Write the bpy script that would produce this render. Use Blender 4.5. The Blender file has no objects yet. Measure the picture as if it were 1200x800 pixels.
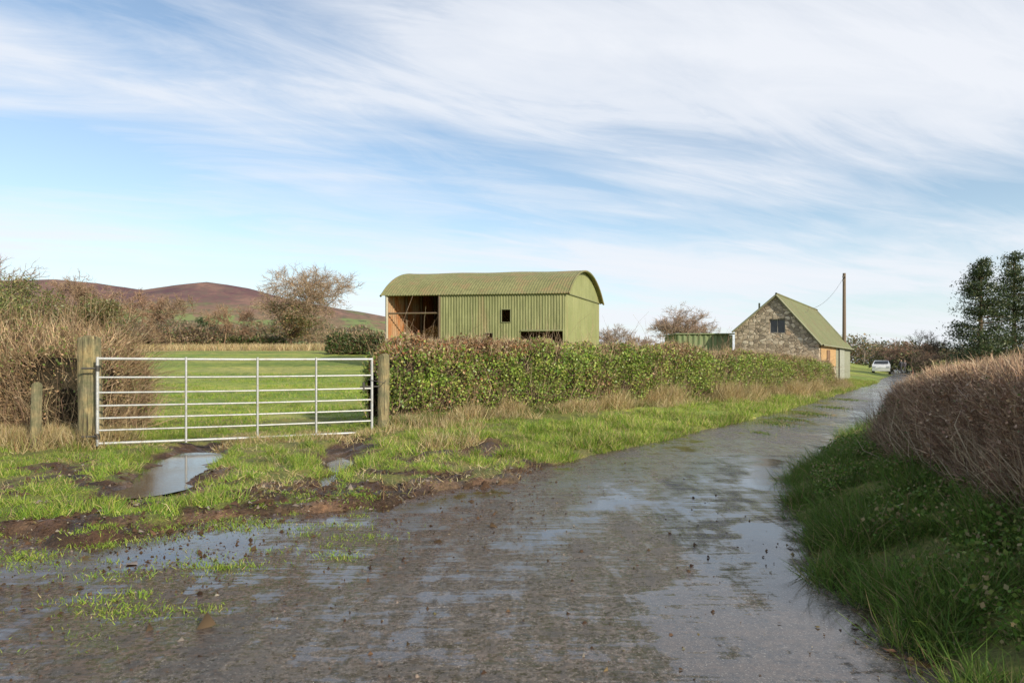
import bpy, math, random
import numpy as np
from mathutils import Vector
R=np.random.default_rng(7)
scn=bpy.context.scene
col=scn.collection

# ---------------------------------------------------------------- helpers
def sstep(a,b,x):
    t=np.clip((x-a)/(b-a),0,1); return t*t*(3-2*t)
def _h(i,j,k,s):
    v=np.sin(i*127.1+j*311.7+k*74.7+s*53.3)*43758.5453
    return v-np.floor(v)
def vn(x,y,z=0.0,s=0):
    x=np.asarray(x,float);y=np.asarray(y,float);flat=(np.ndim(z)==0)
    xi=np.floor(x);yi=np.floor(y)
    fx=x-xi;fy=y-yi
    fx=fx*fx*(3-2*fx);fy=fy*fy*(3-2*fy)
    if flat:
        r=0
        for dy in (0,1):
            wy=fy if dy else 1-fy
            for dx in (0,1):
                r=r+_h(xi+dx,yi+dy,0,s)*(fx if dx else 1-fx)*wy
        return r
    z=np.asarray(z,float)+0*x
    zi=np.floor(z);fz=z-zi;fz=fz*fz*(3-2*fz)
    r=0
    for dz in (0,1):
        wz=fz if dz else 1-fz
        for dy in (0,1):
            wy=fy if dy else 1-fy
            for dx in (0,1):
                wx=fx if dx else 1-fx
                r=r+_h(xi+dx,yi+dy,zi+dz,s)*wx*wy*wz
    return r
def fbm(x,y,z=0.0,s=0,o=4):
    r=0;a=.5;t=0
    for k in range(o):
        f=2**k
        r=r+a*vn(np.asarray(x)*f,np.asarray(y)*f,(z if np.ndim(z)==0 else np.asarray(z)*f),s+k*3.1);t+=a;a*=.5
    return r/t
def unit(v):
    return v/np.maximum(np.linalg.norm(v,axis=-1,keepdims=True),1e-9)

def mesh_np(name,V,quads=None,tris=None,colr=None,mat=None,parent=None,smooth=False,attrs=None):
    me=bpy.data.meshes.new(name)
    V=np.asarray(V,np.float32)
    me.vertices.add(len(V)); me.vertices.foreach_set('co',V.ravel())
    parts=[];tot=[]
    if quads is not None and len(quads):
        q=np.asarray(quads,np.int32);parts.append(q.ravel());tot.append(np.full(len(q),4,np.int32))
    if tris is not None and len(tris):
        t=np.asarray(tris,np.int32);parts.append(t.ravel());tot.append(np.full(len(t),3,np.int32))
    L=np.concatenate(parts);T=np.concatenate(tot)
    me.loops.add(len(L)); me.loops.foreach_set('vertex_index',L)
    me.polygons.add(len(T))
    me.polygons.foreach_set('loop_start',np.concatenate([[0],np.cumsum(T)[:-1]]).astype(np.int32))
    me.polygons.foreach_set('loop_total',T)
    if smooth: me.polygons.foreach_set('use_smooth',np.ones(len(T),bool))
    me.update(calc_edges=True)
    if colr is not None:
        a=me.color_attributes.new('Col','FLOAT_COLOR','POINT')
        c=np.ones((len(V),4),np.float32);c[:,:3]=colr
        a.data.foreach_set('color',c.ravel())
    if attrs:
        for k,v in attrs.items():
            a=me.attributes.new(k,'FLOAT','POINT');a.data.foreach_set('value',np.asarray(v,np.float32))
    if mat: me.materials.append(mat)
    ob=bpy.data.objects.new(name,me);col.objects.link(ob)
    if parent: ob.parent=parent
    return ob
def mesh_py(name,V,F,mat,parent=None,smooth=False):
    me=bpy.data.meshes.new(name);me.from_pydata([tuple(v) for v in V],[],F);me.update()
    if mat: me.materials.append(mat)
    if smooth:
        for p in me.polygons:p.use_smooth=True
    ob=bpy.data.objects.new(name,me);col.objects.link(ob)
    if parent: ob.parent=parent
    return ob
def empty(name,loc=(0,0,0)):
    e=bpy.data.objects.new(name,None);e.empty_display_size=.2;col.objects.link(e);return e
class Geo:
    def __init__(s): s.V=[];s.Q=[];s.T=[];s.C=[];s.n=0
    def add(s,V,Q=None,T=None,C=None):
        V=np.asarray(V,float).reshape(-1,3)
        if Q is not None: s.Q.append(np.asarray(Q)+s.n)
        if T is not None: s.T.append(np.asarray(T)+s.n)
        if C is not None: s.C.append(np.broadcast_to(np.asarray(C,float),(len(V),3)) )
        s.V.append(V);s.n+=len(V)
    def obj(s,name,mat,parent=None,smooth=False):
        return mesh_np(name,np.concatenate(s.V),np.concatenate(s.Q) if s.Q else None,np.concatenate(s.T) if s.T else None,
             np.concatenate(s.C) if s.C else None,mat,parent,smooth)
def leaves(g,P,size,cols,asp=.6,up=None):
    n=len(P)
    u=unit(R.normal(size=(n,3)))
    if up is not None: u=unit(u+np.asarray(up))
    w=unit(np.cross(u,R.normal(size=(n,3))))
    s=(size*R.uniform(.6,1.3,n))[:,None]
    a=P-u*s*.5;b=P+w*s*asp*.5;c=P+u*s*.5;d=P-w*s*asp*.5
    V=np.stack([a,b,c,d],1).reshape(-1,3)
    i=np.arange(n)*4
    g.add(V,Q=np.stack([i,i+1,i+2,i+3],1),C=np.repeat(cols,4,0))
def ribbons(g,P,D,wid,cols,bend=.06):
    n=len(P)
    side=unit(np.cross(D,R.normal(size=(n,3))))
    w=np.broadcast_to(np.asarray(wid,float),(n,))[:,None]
    mid=P+D*.5+R.normal(size=(n,3))*np.linalg.norm(D,axis=1)[:,None]*bend
    V=np.stack([P-side*w*.5,P+side*w*.5,mid+side*w*.38,mid-side*w*.38,P+D],1).reshape(-1,3)
    i=np.arange(n)*5
    g.add(V,Q=np.stack([i,i+1,i+2,i+3],1),T=np.stack([i+3,i+2,i+4],1),C=np.repeat(cols,5,0))
def prisms(g,A,B,ra,rb,cols,k=4):
    A=np.asarray(A,float);B=np.asarray(B,float);n=len(A)
    d=unit(B-A)
    ref=np.where(np.abs(d[:,2:3])>.9,np.array([[1.,0,0]]),np.array([[0,0,1.]]))
    u=unit(np.cross(d,ref));w=np.cross(d,u)
    V=[]
    for P,r in((A,ra),(B,rb)):
        for j in range(k):
            a=2*math.pi*j/k
            V.append(P+(u*math.cos(a)+w*math.sin(a))*np.asarray(r)[:,None])
    V=np.stack(V,1).reshape(-1,3)
    i=np.arange(n)*2*k
    Q=np.concatenate([np.stack([i+j,i+(j+1)%k,i+k+(j+1)%k,i+k+j],1) for j in range(k)])
    g.add(V,Q=Q,C=np.repeat(cols,2*k,0) if np.ndim(cols)>1 else cols)
def pick(pal,n,jit=.18,w=None):
    pal=np.asarray(pal,float)
    c=pal[R.choice(len(pal),n,p=w)]
    return np.clip(c*R.uniform(1-jit,1+jit,(n,1))*R.uniform(.93,1.07,(n,3)),0,1)

# ---------------------------------------------------------------- materials
def newmat(name):
    m=bpy.data.materials.new(name);m.use_nodes=True
    nt=m.node_tree;b=nt.nodes['Principled BSDF'];return m,nt,b
def N(nt,t,**k):
    n=nt.nodes.new(t)
    for a,v in k.items(): setattr(n,a,v)
    return n
def ramp(nt,stops,src):
    r=N(nt,'ShaderNodeValToRGB')
    e=r.color_ramp.elements
    while len(e)<len(stops): e.new(.5)
    for q,(p,c) in zip(e,stops):
        q.position=p;q.color=(c if len(c)==4 else (*c,1)) if hasattr(c,'__len__') else (c,c,c,1)
    nt.links.new(src,r.inputs[0]);return r.outputs[0]
def noise(nt,scale,detail=6,vec=None,rough=.6,dist=0):
    n=N(nt,'ShaderNodeTexNoise');n.inputs['Scale'].default_value=scale;n.inputs['Detail'].default_value=detail
    n.inputs['Roughness'].default_value=rough;n.inputs['Distortion'].default_value=dist
    if vec is not None: nt.links.new(vec,n.inputs['Vector'])
    return n.outputs['Fac']
def pos(nt,scale=(1,1,1),rot=(0,0,0)):
    g=N(nt,'ShaderNodeNewGeometry');m=N(nt,'ShaderNodeMapping')
    m.inputs['Scale'].default_value=scale;m.inputs['Rotation'].default_value=rot
    nt.links.new(g.outputs['Position'],m.inputs['Vector']);return m.outputs[0]
def mix(nt,f,a,b,mode='MIX'):
    m=N(nt,'ShaderNodeMix',data_type='RGBA',blend_type=mode)
    for s,v in((m.inputs[0],f),(m.inputs[6],a),(m.inputs[7],b)):
        if hasattr(v,'is_linked') or hasattr(v,'links'): nt.links.new(v,s)
        elif hasattr(v,'__len__'): s.default_value=(*v,1)
        else: s.default_value=v
    return m.outputs[2]
def math_(nt,op,a,b=0.0,clamp=False):
    m=N(nt,'ShaderNodeMath',operation=op);m.use_clamp=clamp
    for s,v in((m.inputs[0],a),(m.inputs[1],b)):
        if hasattr(v,'links'): nt.links.new(v,s)
        else: s.default_value=v
    return m.outputs[0]
def madd(nt,base,src,k,c=.5):
    return math_(nt,'ADD',base,math_(nt,'MULTIPLY',math_(nt,'SUBTRACT',src,c),k))
def bump(nt,b,h,strength=.3,dist=.02):
    n=N(nt,'ShaderNodeBump');n.inputs['Distance'].default_value=dist
    if hasattr(strength,'links'): nt.links.new(strength,n.inputs['Strength'])
    else: n.inputs['Strength'].default_value=strength
    nt.links.new(h,n.inputs['Height']);nt.links.new(n.outputs[0],b.inputs['Normal'])
def attr(nt,name):
    a=N(nt,'ShaderNodeAttribute');a.attribute_name=name;return a

def foliage_mat(name,trans=.25,rough=.55,spec=.3):
    m,nt,b=newmat(name)
    a=attr(nt,'Col')
    nt.links.new(a.outputs['Color'],b.inputs['Base Color'])
    b.inputs['Roughness'].default_value=rough
    b.inputs['Specular IOR Level'].default_value=spec
    if trans>0:
        t=N(nt,'ShaderNodeBsdfTranslucent');nt.links.new(a.outputs['Color'],t.inputs[0])
        s=N(nt,'ShaderNodeMixShader');s.inputs[0].default_value=trans
        nt.links.new(b.outputs[0],s.inputs[1]);nt.links.new(t.outputs[0],s.inputs[2])
        nt.links.new(s.outputs[0],nt.nodes['Material Output'].inputs[0])
    return m
M_leaf=foliage_mat('leaf_foliage',.25,.42,.45)
M_grass=foliage_mat('grass_blades',.35,.5,.25)
M_twig=foliage_mat('twigs_bark',0,.8,.15)

def simple(name,c,rough=.6,metal=0,nscale=8,var=.25,bmp=.1,spec=.5):
    m,nt,b=newmat(name)
    v=pos(nt)
    f=noise(nt,nscale,8,v)
    nt.links.new(mix(nt,f,[x*(1-var) for x in c],[min(1,x*(1+var)) for x in c]),b.inputs['Base Color'])
    b.inputs['Roughness'].default_value=rough;b.inputs['Metallic'].default_value=metal
    b.inputs['Specular IOR Level'].default_value=spec
    if bmp: bump(nt,b,noise(nt,nscale*4,6,v),bmp,.01)
    return m

# ---------------------------------------------------------------- terrain definition
LEFT=[(-60,2.6),(-30,3.4),(-9,4.35),(-5,4.55),(-3.47,4.85),(-2.6,5.3),(-1.34,5.95),(-.36,7.17),(1.18,9.45),(4.33,13.9),(7.8,18.9),(13.5,28.1),(24.3,45),(39.5,71),(66,120),(110,200)]
RIGHT=[(113,199),(69,119),(42.5,70),(27.2,43.2),(16.0,26.5),(10.3,17.5),(6.9,13.3),(5.0,10.9),(3.6,8.6),(2.75,7.0),(2.34,5.94),(1.96,4.62),(1.79,3.59),(1.73,2.77),(1.75,1.0),(1.9,-8)]
POLY=np.array(LEFT+RIGHT+[(-60,-8)],float)
def sd_poly(x,y):
    x=np.asarray(x,float);y=np.asarray(y,float)
    d=np.full(x.shape,1e9);ins=np.zeros(x.shape,bool)
    n=len(POLY)
    for i in range(n):
        ax,ay=POLY[i];bx,by=POLY[(i+1)%n]
        ex,ey=bx-ax,by-ay
        t=np.clip(((x-ax)*ex+(y-ay)*ey)/(ex*ex+ey*ey),0,1)
        d=np.minimum(d,(x-ax-ex*t)**2+(y-ay-ey*t)**2)
        if ay!=by:
            c=((ay>y)!=(by>y))&(x<(bx-ax)*(y-ay)/(by-ay)+ax)
            ins^=c
    return np.where(ins,1,-1)*np.sqrt(d)
Ra=np.array(RIGHT)[::-1];La=np.array(LEFT[5:])
def xr(y): return np.interp(y,Ra[:,1],Ra[:,0])
def xl(y): return np.interp(y,La[:,1],La[:,0])
def segd(x,y,a,b):
    ex,ey=b[0]-a[0],b[1]-a[1]
    t=np.clip(((x-a[0])*ex+(y-a[1])*ey)/(ex*ex+ey*ey),0,1)
    return np.hypot(x-a[0]-ex*t,y-a[1]-ey*t)
def ruts(x,y):
    wob=(fbm(x*1.3,y*1.3,0,21,3)-.5)*.6+(fbm(x*5,y*5,0,22,3)-.5)*.35
    d1=segd(x,y,(-4.75,10.6),(-3.6,6.7))+wob
    d2=segd(x,y,(-2.7,11.2),(-1.9,7.0))+wob
    return np.exp(-(np.maximum(d1,0)/.36)**2)*1.1+np.exp(-(np.maximum(d2,0)/.23)**2)*.95
def sdn(x,y):
    left=1-sstep(-.5,.8,np.asarray(x,float))
    amp=.16+.9*left
    return sd_poly(x,y)+(fbm(np.asarray(x)*1.6,np.asarray(y)*1.6,0,5,5)-.5)*amp*1.4
def fields(x,y):
    x=np.asarray(x,float);y=np.asarray(y,float)
    s=sdn(x,y);out=-s
    rgt=x>xr(y)
    h=-.05+.10*sstep(-.02,.28,out)
    nz=(fbm(x*2.2,y*2.2,0,2,5)-.5)*.11+(fbm(x*9,y*9,0,9,3)-.5)*.05
    h=h+nz*sstep(0,.35,out)
    h=h+np.where(rgt,.30*sstep(.1,1.4,x-xr(y)),0)
    r=ruts(x,y)
    gz=sstep(1.6,.4,segd(x,y,(-4.0,9.6),(-2.6,8.2))-.8)
    h=h+.02*gz*sstep(.1,.6,out)-.12*r*sstep(0,.3,out)
    lm=sstep(0,22,xl(np.maximum(y,6))-x)
    h=h+lm*2.75*sstep(12,75,y)
    h=h+(~rgt)*.14*sstep(.5,2.2,out)*sstep(8.5,11,y)*sstep(-4.0,-1.8,x)
    ang=sstep(.2,-.35,x/np.maximum(y,1))
    h=h+ang*.045*np.maximum(y-85,0)*(y<5000)
    mn=fbm(x*.9,y*.9,0,31,5)
    mn2=fbm(x*4,y*4,0,37,4)
    leftz=sstep(1.3,-.6,x)*sstep(12.5,9.5,y)
    band=np.exp(-np.maximum(out,0)/1.0)*leftz
    mud=band*1.15+r*1.2*sstep(13,11,y)+(mn-.5)*2.2*leftz+(mn2-.5)*1.2*leftz+.12*leftz
    mud=mud+np.exp(-np.maximum(out,0)/.12)*.8
    mud=mud+np.exp(-(segd(x,y,(-5.4,10.2),(-2.4,11.6))/.5)**2)*.35+np.exp(-(segd(x,y,(-1.6,9.6),(-.6,9.4))/.5)**2)*.35
    mud=sstep(.42,.62,mud)
    h=h+mud*(fbm(x*7,y*7,0,33,3)-.5)*.08*sstep(-.1,.2,out)*(y<14)*(1-.5*np.clip(r,0,1))
    return h,out,mud,rgt,r
def Hh(x,y): return fields(x,y)[0]
def H1(x,y): return float(fields(np.array([x]),np.array([y]))[0][0])

def axis(lo,hi,step,gl,gh,lmin,lmax):
    mid=list(np.arange(lo,hi,step))
    a=[];v=lo;s=step
    while v>lmin: s*=gl;v-=s;a.append(v)
    b=[];v=mid[-1];s=step
    while v<lmax: s*=gh;v+=s;b.append(v)
    return np.array(a[::-1]+mid+b)
def gridmesh(xs,ys):
    X,Y=np.meshgrid(xs,ys);nx=len(xs);ny=len(ys)
    i=(np.arange(ny-1)[:,None]*nx+np.arange(nx-1)[None,:]).ravel()
    return X.ravel(),Y.ravel(),np.stack([i,i+1,i+1+nx,i+nx],1)

# ground material
mg,nt,b=newmat('ground_earth_grass')
v=pos(nt)
a=attr(nt,'Col');am=attr(nt,'mud')
n1=noise(nt,2.2,10,v,.7);n2=noise(nt,40,6,v)
c=mix(nt,.6,a.outputs['Color'],mix(nt,1.0,a.outputs['Color'],ramp(nt,[(.3,.3),(.75,1.9)],n2),'MULTIPLY'))
c=mix(nt,1.0,c,ramp(nt,[(.32,(.5,.6,.5)),(.5,(1,1,1)),(.68,(1.5,1.3,1.2))],n1),'MULTIPLY')
nt.links.new(c,b.inputs['Base Color'])
wet=math_(nt,'MULTIPLY',am.outputs['Fac'],ramp(nt,[(.42,0),(.6,1)],noise(nt,5,5,v)))
rr=N(nt,'ShaderNodeMapRange');nt.links.new(wet,rr.inputs[0]);rr.inputs[3].default_value=.85;rr.inputs[4].default_value=.22
nt.links.new(rr.outputs[0],b.inputs['Roughness'])
b.inputs['Specular IOR Level'].default_value=.4
bump(nt,b,math_(nt,'ADD',noise(nt,14,8,v,.7),math_(nt,'MULTIPLY',n2,.4)),1.0,.05)

xs=axis(-8.5,5.5,.055,1.035,1.025,-5000,5000)
ys=axis(2.2,13,.055,1.06,1.025,-60,5000)
X,Y,Q=gridmesh(xs,ys)
h,out,mud,rgt,r=fields(X,Y)
g1=np.array([.14,.21,.035]);g2=np.array([.29,.32,.06]);tan=np.array([.38,.3,.15]);mudc=np.array([.08,.045,.027]);soil=np.array([.12,.075,.04])
f=fbm(X*.35,Y*.35,0,3,5)[:,None]
f=np.clip((f-.5)*1.8+.5,0,1)
C=g1*(1-f)+g2*f
f2=fbm(X*.05,Y*.22,0,4,4)[:,None]
C=C*(.7+.8*f2)
dryp=sstep(.48,.68,fbm(X*.16,Y*.4,0,6,5))[:,None]*.6
C=C*(1-dryp)+np.array([.38,.35,.12])*dryp
far=(Y>78)
patch=vn(X/60+.3*vn(X/40,Y/40),Y/90,0,61)[:,None]
farC=np.where(patch<.3,np.array([.26,.2,.11]),np.where(patch<.75,np.array([.18,.24,.07]),np.array([.2,.14,.08])))
C=np.where((far&(X<Y*.2))[:,None],farC,C)
stripe=sstep(56,61,Y+3*f[:,0])*sstep(72,69,Y)*(X<0)
C=C*(1-stripe[:,None])+tan*stripe[:,None]
near=(np.hypot(X,Y)<16)[:,None]
C=np.where(near,C*.5+soil*.3,C)
m=mud[:,None]
mv=fbm(X*3,Y*3,0,8,4)[:,None]
C=C*(1-m)+(mudc*(.4+1.2*mv)+np.array([.10,.075,.045])*sstep(.5,.75,mv)*.6)*m
mesh_np('ground',np.stack([X,Y,h],1),Q,None,C,mg,None,True,{'mud':mud})

# road
mr,nt,b=newmat('wet_tarmac')
v=pos(nt)
ar=attr(nt,'muddy');ap=attr(nt,'wet')
st=noise(nt,1.8,8,pos(nt,(3.0,.6,1),(0,0,math.radians(28))),.7,.5)
st2=noise(nt,1.5,8,pos(nt,(.6,3.4,1),(0,0,math.radians(-18))),.7,.8)
st3=noise(nt,5,6,pos(nt,(.5,5,1),(0,0,math.radians(-30))),.6,.3)
n3=noise(nt,3.2,9,v,.7)
n8=noise(nt,9,10,v,.75)
n30=noise(nt,34,8,v,.75)
n90=noise(nt,110,3,v,.6)
base=mix(nt,ramp(nt,[(.32,0),(.68,1)],n8),(.06,.048,.042),(.22,.175,.145))
base=mix(nt,ramp(nt,[(.42,0),(.66,.7)],st),base,(.22,.16,.115))
base=mix(nt,ramp(nt,[(.48,0),(.68,.8)],st2),base,(.20,.13,.09))
base=mix(nt,ramp(nt,[(.38,.85),(.55,0)],n30),base,(.03,.026,.024))
base=mix(nt,ramp(nt,[(.59,0),(.66,.9)],n90),base,(.48,.43,.37))
mm=madd(nt,ar.outputs['Fac'],n8,1.8)
mm=ramp(nt,[(.42,0),(.58,1)],mm)
base=mix(nt,mm,base,mix(nt,ramp(nt,[(.35,0),(.65,1)],n30),(.03,.018,.011),(.2,.12,.07)))
wv=madd(nt,ap.outputs['Fac'],n3,1.1)
wv=madd(nt,wv,st,1.0)
wv=madd(nt,wv,st2,.9)
wv=madd(nt,wv,st3,.7)
wvf=madd(nt,madd(nt,wv,n30,-1.1),n8,-.8)
base=mix(nt,1.0,base,ramp(nt,[(.42,1.0),(.62,.5)],wvf),'MULTIPLY')
nt.links.new(base,b.inputs['Base Color'])
rg=ramp(nt,[(.34,.45),(.46,.22),(.54,.07),(.8,.03)],wvf)
nt.links.new(rg,b.inputs['Roughness'])
b.inputs['Specular IOR Level'].default_value=.85
bs=ramp(nt,[(.38,1.0),(.54,.42),(.66,.10),(.85,.02)],wv)
hh=math_(nt,'ADD',math_(nt,'MULTIPLY',n30,1.5),math_(nt,'ADD',math_(nt,'MULTIPLY',n8,2.0),math_(nt,'MULTIPLY',mm,math_(nt,'MULTIPLY',noise(nt,22,6,v,.7),1.5))))
hh=math_(nt,'ADD',hh,math_(nt,'MULTIPLY',st3,1.0))
bump(nt,b,hh,bs,.03)
xs2=axis(-8.5,5.5,.08,1.05,1.03,-60,125)
ys2=axis(2.2,12,.08,1.08,1.03,-8,205)
X,Y,Q=gridmesh(xs2,ys2)
s=sd_poly(X,Y)
keep=(s[Q]>-1.2).any(1);Q=Q[keep]
used=np.unique(Q);rm=np.full(len(X),-1);rm[used]=np.arange(len(used))
X=X[used];Y=Y[used];s=s[used];Q=rm[Q]
leftz=sstep(1.2,-2.2,X+.35*(6-Y))*sstep(8.5,6.5,Y)
muddy=.15+.62*leftz*fbm(X*.9,Y*.9,0,41,4)*1.5+.5*np.exp(-np.maximum(s,0)/.35)+.5*(fbm(X*.6,Y*.6,0,45,4)-.5)
wash=segd(X,Y,(-1.6,5.8),(.9,4.6))+(fbm(X*1.2,Y*1.2,0,57,4)-.5)*1.4
muddy+=.18*np.exp(-(np.maximum(wash,0)/.7)**2)
pd=segd(X,Y,(1.5,3.4),(1.92,5.4))+(fbm(X*3,Y*3,0,51,4)-.5)*.4
wetv=.57+.65*(fbm(X*.8,Y*.4,0,43,4)-.5)+.75*np.exp(-(np.maximum(pd,0)/.14)**2)
pd2=segd(X,Y,(2.6,7.2),(3.5,9.2))+(fbm(X*3,Y*3,0,52,4)-.5)*.4
wetv+=.5*np.exp(-(np.maximum(pd2,0)/.15)**2)
pd3=segd(X,Y,(-3.6,3.9),(-2.3,5.0))+(fbm(X*2,Y*2,0,53,3)-.5)*.6
wetv+=.25*np.exp(-(np.maximum(pd3,0)/.3)**2)
pd4=segd(X,Y,(-.9,6.1),(-.2,6.9))+(fbm(X*3,Y*3,0,54,3)-.5)*.5
wetv+=.35*np.exp(-(np.maximum(pd4,0)/.15)**2)
for (pa,pb_,ww,aa_) in [((.9,3.0),(2.2,8.0),.22,.16),((-.4,3.2),(1.6,8.6),.2,.10),((.2,5.2),(1.2,6.4),.3,.14)]:
    pdx=segd(X,Y,pa,pb_)+(fbm(X*2,Y*2,0,56,3)-.5)*.5
    wetv+=aa_*np.exp(-(np.maximum(pdx,0)/ww)**2)
wetv+=.06*sstep(6,12,Y)
muddy-=.5*np.exp(-(np.maximum(pd,0)/.15)**2)
z=(fbm(X*.7,Y*.7,0,55,3)-.5)*.022
mesh_np('road',np.stack([X,Y,z],1),Q,None,None,mr,None,True,{'muddy':muddy,'wet':wetv})

# puddles of water in gateway ruts
mw,nt,b=newmat('puddle_water')
b.inputs['Base Color'].default_value=(.06,.042,.026,1);b.inputs['Roughness'].default_value=.05;b.inputs['IOR'].default_value=1.33
b.inputs['Specular IOR Level'].default_value=.7
bump(nt,b,noise(nt,14,3,pos(nt)),.12,.01)
def puddle(a,bb,w,z):
    a=np.array(a);bb=np.array(bb);d=(bb-a)/np.linalg.norm(bb-a);nn=np.array([-d[1],d[0]])
    V=[];k=28
    for i in range(k):
        t=2*math.pi*i/k
        p=(a+bb)/2+d*np.cos(t)*np.linalg.norm(bb-a)/2+nn*math.sin(t)*w
        V.append((p[0],p[1],z))
    mesh_py('puddle',V,[list(range(k))],mw)
puddle((-4.6,9.9),(-3.7,6.5),.75,.002)
puddle((-2.7,11.0),(-1.95,7.0),.5,.0)

# ---------------------------------------------------------------- grass
def sample(x0,x1,y0,y1,n):
    return R.uniform(x0,x1,n),R.uniform(y0,y1,n)
GP=[(.20,.32,.04),(.28,.38,.055),(.12,.22,.035),(.36,.40,.085),(.50,.42,.2)]
GPd=[(.10,.19,.03),(.15,.24,.045),(.075,.135,.025),(.19,.24,.055),(.32,.26,.13)]
TP=[(.52,.41,.22),(.43,.33,.17),(.6,.5,.31),(.3,.2,.1),(.24,.24,.08)]
def blades(g,x,y,hmin,hmax,w,pal,wts=None,lean=.45,jit=.22,dz=-.01,hm=None):
    n=len(x)
    z=Hh(x,y)+dz
    P=np.stack([x,y,z],1)
    hgt=R.uniform(hmin,hmax,n)
    if hm is not None: hgt=hgt*hm
    D=np.stack([R.normal(0,lean,n),R.normal(0,lean,n),np.ones(n)],1);D=unit(D)*hgt[:,None]
    cc=pick(pal,n,jit,wts)
    tone=.55+.9*fbm(x*1.7,y*1.7,0,70,3)
    ribbons(g,P,D,w*R.uniform(.7,1.3,n),np.clip(cc*tone[:,None],0,1),.1)
g=Geo()
W5=[.28,.24,.17,.18,.13]
x,y=sample(-8.5,3.5,4.6,13,330000)
k0=(np.abs(x)<y*.78+.3);x=x[k0];y=y[k0]
h,out,mud,rgt,rr_=fields(x,y)
cl=fbm(x*3.2,y*3.2,0,71,4)
k=(out>.03)&(~rgt)&(mud<.3+.9*(cl-.42))&(rr_<.45+.8*(cl-.5))&(R.random(len(x))<sstep(.35,.6,cl+.04))
x=x[k];y=y[k];cl=cl[k]
sel=R.random(len(x))<.5
hm=.5+1.6*sstep(.42,.75,cl)
blades(g,x[sel],y[sel],.04,.10,.006,GP,W5,.6,hm=hm[sel])
blades(g,x[~sel],y[~sel],.025,.07,.006,GP,W5,.9,hm=hm[~sel])
x=R.uniform(-16,0,140000);y=11+R.random(140000)**1.5*22
k=(np.abs(x)<y*.75);x=x[k];y=y[k]
h,out,mud,rgt,rr_=fields(x,y);cl=fbm(x*.8,y*1.4,0,79,4);k=(mud<.5)&((x<-2.4)|((x<-2)&(y>13)))&(R.random(len(x))<sstep(.3,.6,cl))
blades(g,x[k],y[k],.03,.10,.012,GP,[.26,.3,.1,.2,.14],.7,hm=.5+1.2*sstep(.4,.7,cl[k]))
t=R.random(150000)**1.5
yy=9+t*36
xx=xl(yy)-R.uniform(-.05,3.0,150000)
h,out,mud,rgt,rr_=fields(xx,yy)
cl=fbm(xx*2.2,yy*2.2,0,76,4)
k=(out>.03)&(out<1.9)&(mud<.5)&(R.random(len(xx))<sstep(.28,.55,cl))
xx=xx[k];yy=yy[k];cl=cl[k]
blades(g,xx,yy,.04,.15,.010,GP,[.24,.23,.12,.18,.23],.6,hm=.5+1.3*sstep(.4,.7,cl))
for (cx,cy,n,rad) in [(5.6,14.6,500,.35),(6.4,15.8,500,.35),(7.6,17.4,500,.4),(9.3,19.8,600,.4),(11.8,24,600,.5),(4.6,12.6,200,.2)]:
    px=cx+R.normal(0,rad*.4,n);py=cy+R.normal(0,rad,n)
    z=np.zeros(n);P=np.stack([px,py,z],1)
    D=unit(np.stack([R.normal(0,.7,n),R.normal(0,.7,n),np.ones(n)],1))*R.uniform(.02,.05,n)[:,None]
    ribbons(g,P,D,.012,pick(GPd,n,.2))
for i in range(200):
    cy=R.uniform(2.9,6.6);cx=-R.uniform(.2,.78)*cy
    dd=sd_poly(np.array([cx]),np.array([cy]))[0]
    if cx>-1.4 and cy<4.4: continue
    if R.random()>.3+.7*math.exp(-max(dd,0)/.9): continue
    n=int(R.uniform(15,130));rad=R.uniform(.03,.12)
    px=cx+R.normal(0,rad*1.4,n);py=cy+R.normal(0,rad*.8,n)
    P=np.stack([px,py,np.maximum(Hh(px,py),-.004)],1)
    D=unit(np.stack([R.normal(0,.8,n),R.normal(0,.8,n),np.ones(n)],1))*R.uniform(.012,.045,n)[:,None]
    ribbons(g,P,D,.005,pick(GP,n,.2,[.4,.3,.1,.15,.05]))
g.obj('grass',M_grass)
# right verge
g=Geo()
t=R.random(230000)
yy=1.6+t*t*14;xx=xr(yy)+R.uniform(-.1,1.7,len(yy))
k0=(xx<yy*.78+.3);xx=xx[k0];yy=yy[k0]
h,out,mud,rgt,rr_=fields(xx,yy)
cl=fbm(xx*3.5,yy*3.5,0,73,4)
k=(out>.0)&(R.random(len(xx))<sstep(.40,.55,cl))
xx=xx[k];yy=yy[k];cl=cl[k]
sel=R.random(len(xx))<.45;hm=.6+1.7*sstep(.42,.7,cl)
blades(g,xx[sel],yy[sel],.06,.18,.0055,GPd,[.3,.28,.15,.14,.13],.9,hm=hm[sel])
blades(g,xx[~sel],yy[~sel],.03,.09,.006,GPd,[.28,.3,.17,.14,.11],1.0,hm=hm[~sel])
n=26000
yy=R.uniform(2.6,9.5,n);xx=xr(yy)+R.uniform(.3,1.35,n)
cl=fbm(xx*4,yy*4,0,74,3);k=cl>.5;xx=xx[k];yy=yy[k];n=len(xx)
P=np.stack([xx,yy,Hh(xx,yy)+R.uniform(.02,.2,n)],1)
leaves(g,P,.028,pick(GPd,n,.25),.75)
g.obj('verge_grass',M_grass)
# tan dead grass
g=Geo()
n=80000
t=R.random(n)**1.3;yy=11.8+t*24
HX=lambda y:np.interp(y,[12.3,16.5,20.8,29.7,34.7],[-2.2,2.1,6.5,13.4,16.6])
xx=HX(yy)+R.normal(.18,.24,n)
cl=fbm(xx*1.1,yy*1.1,0,75,4);k=(R.random(n)<sstep(.36,.58,cl+.08*t))
xx=xx[k];yy=yy[k];cl=cl[k]
blades(g,xx,yy,.12,.48,.010,TP,[.27,.27,.22,.12,.12],.5,hm=.6+.9*sstep(.5,.7,cl))
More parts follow.
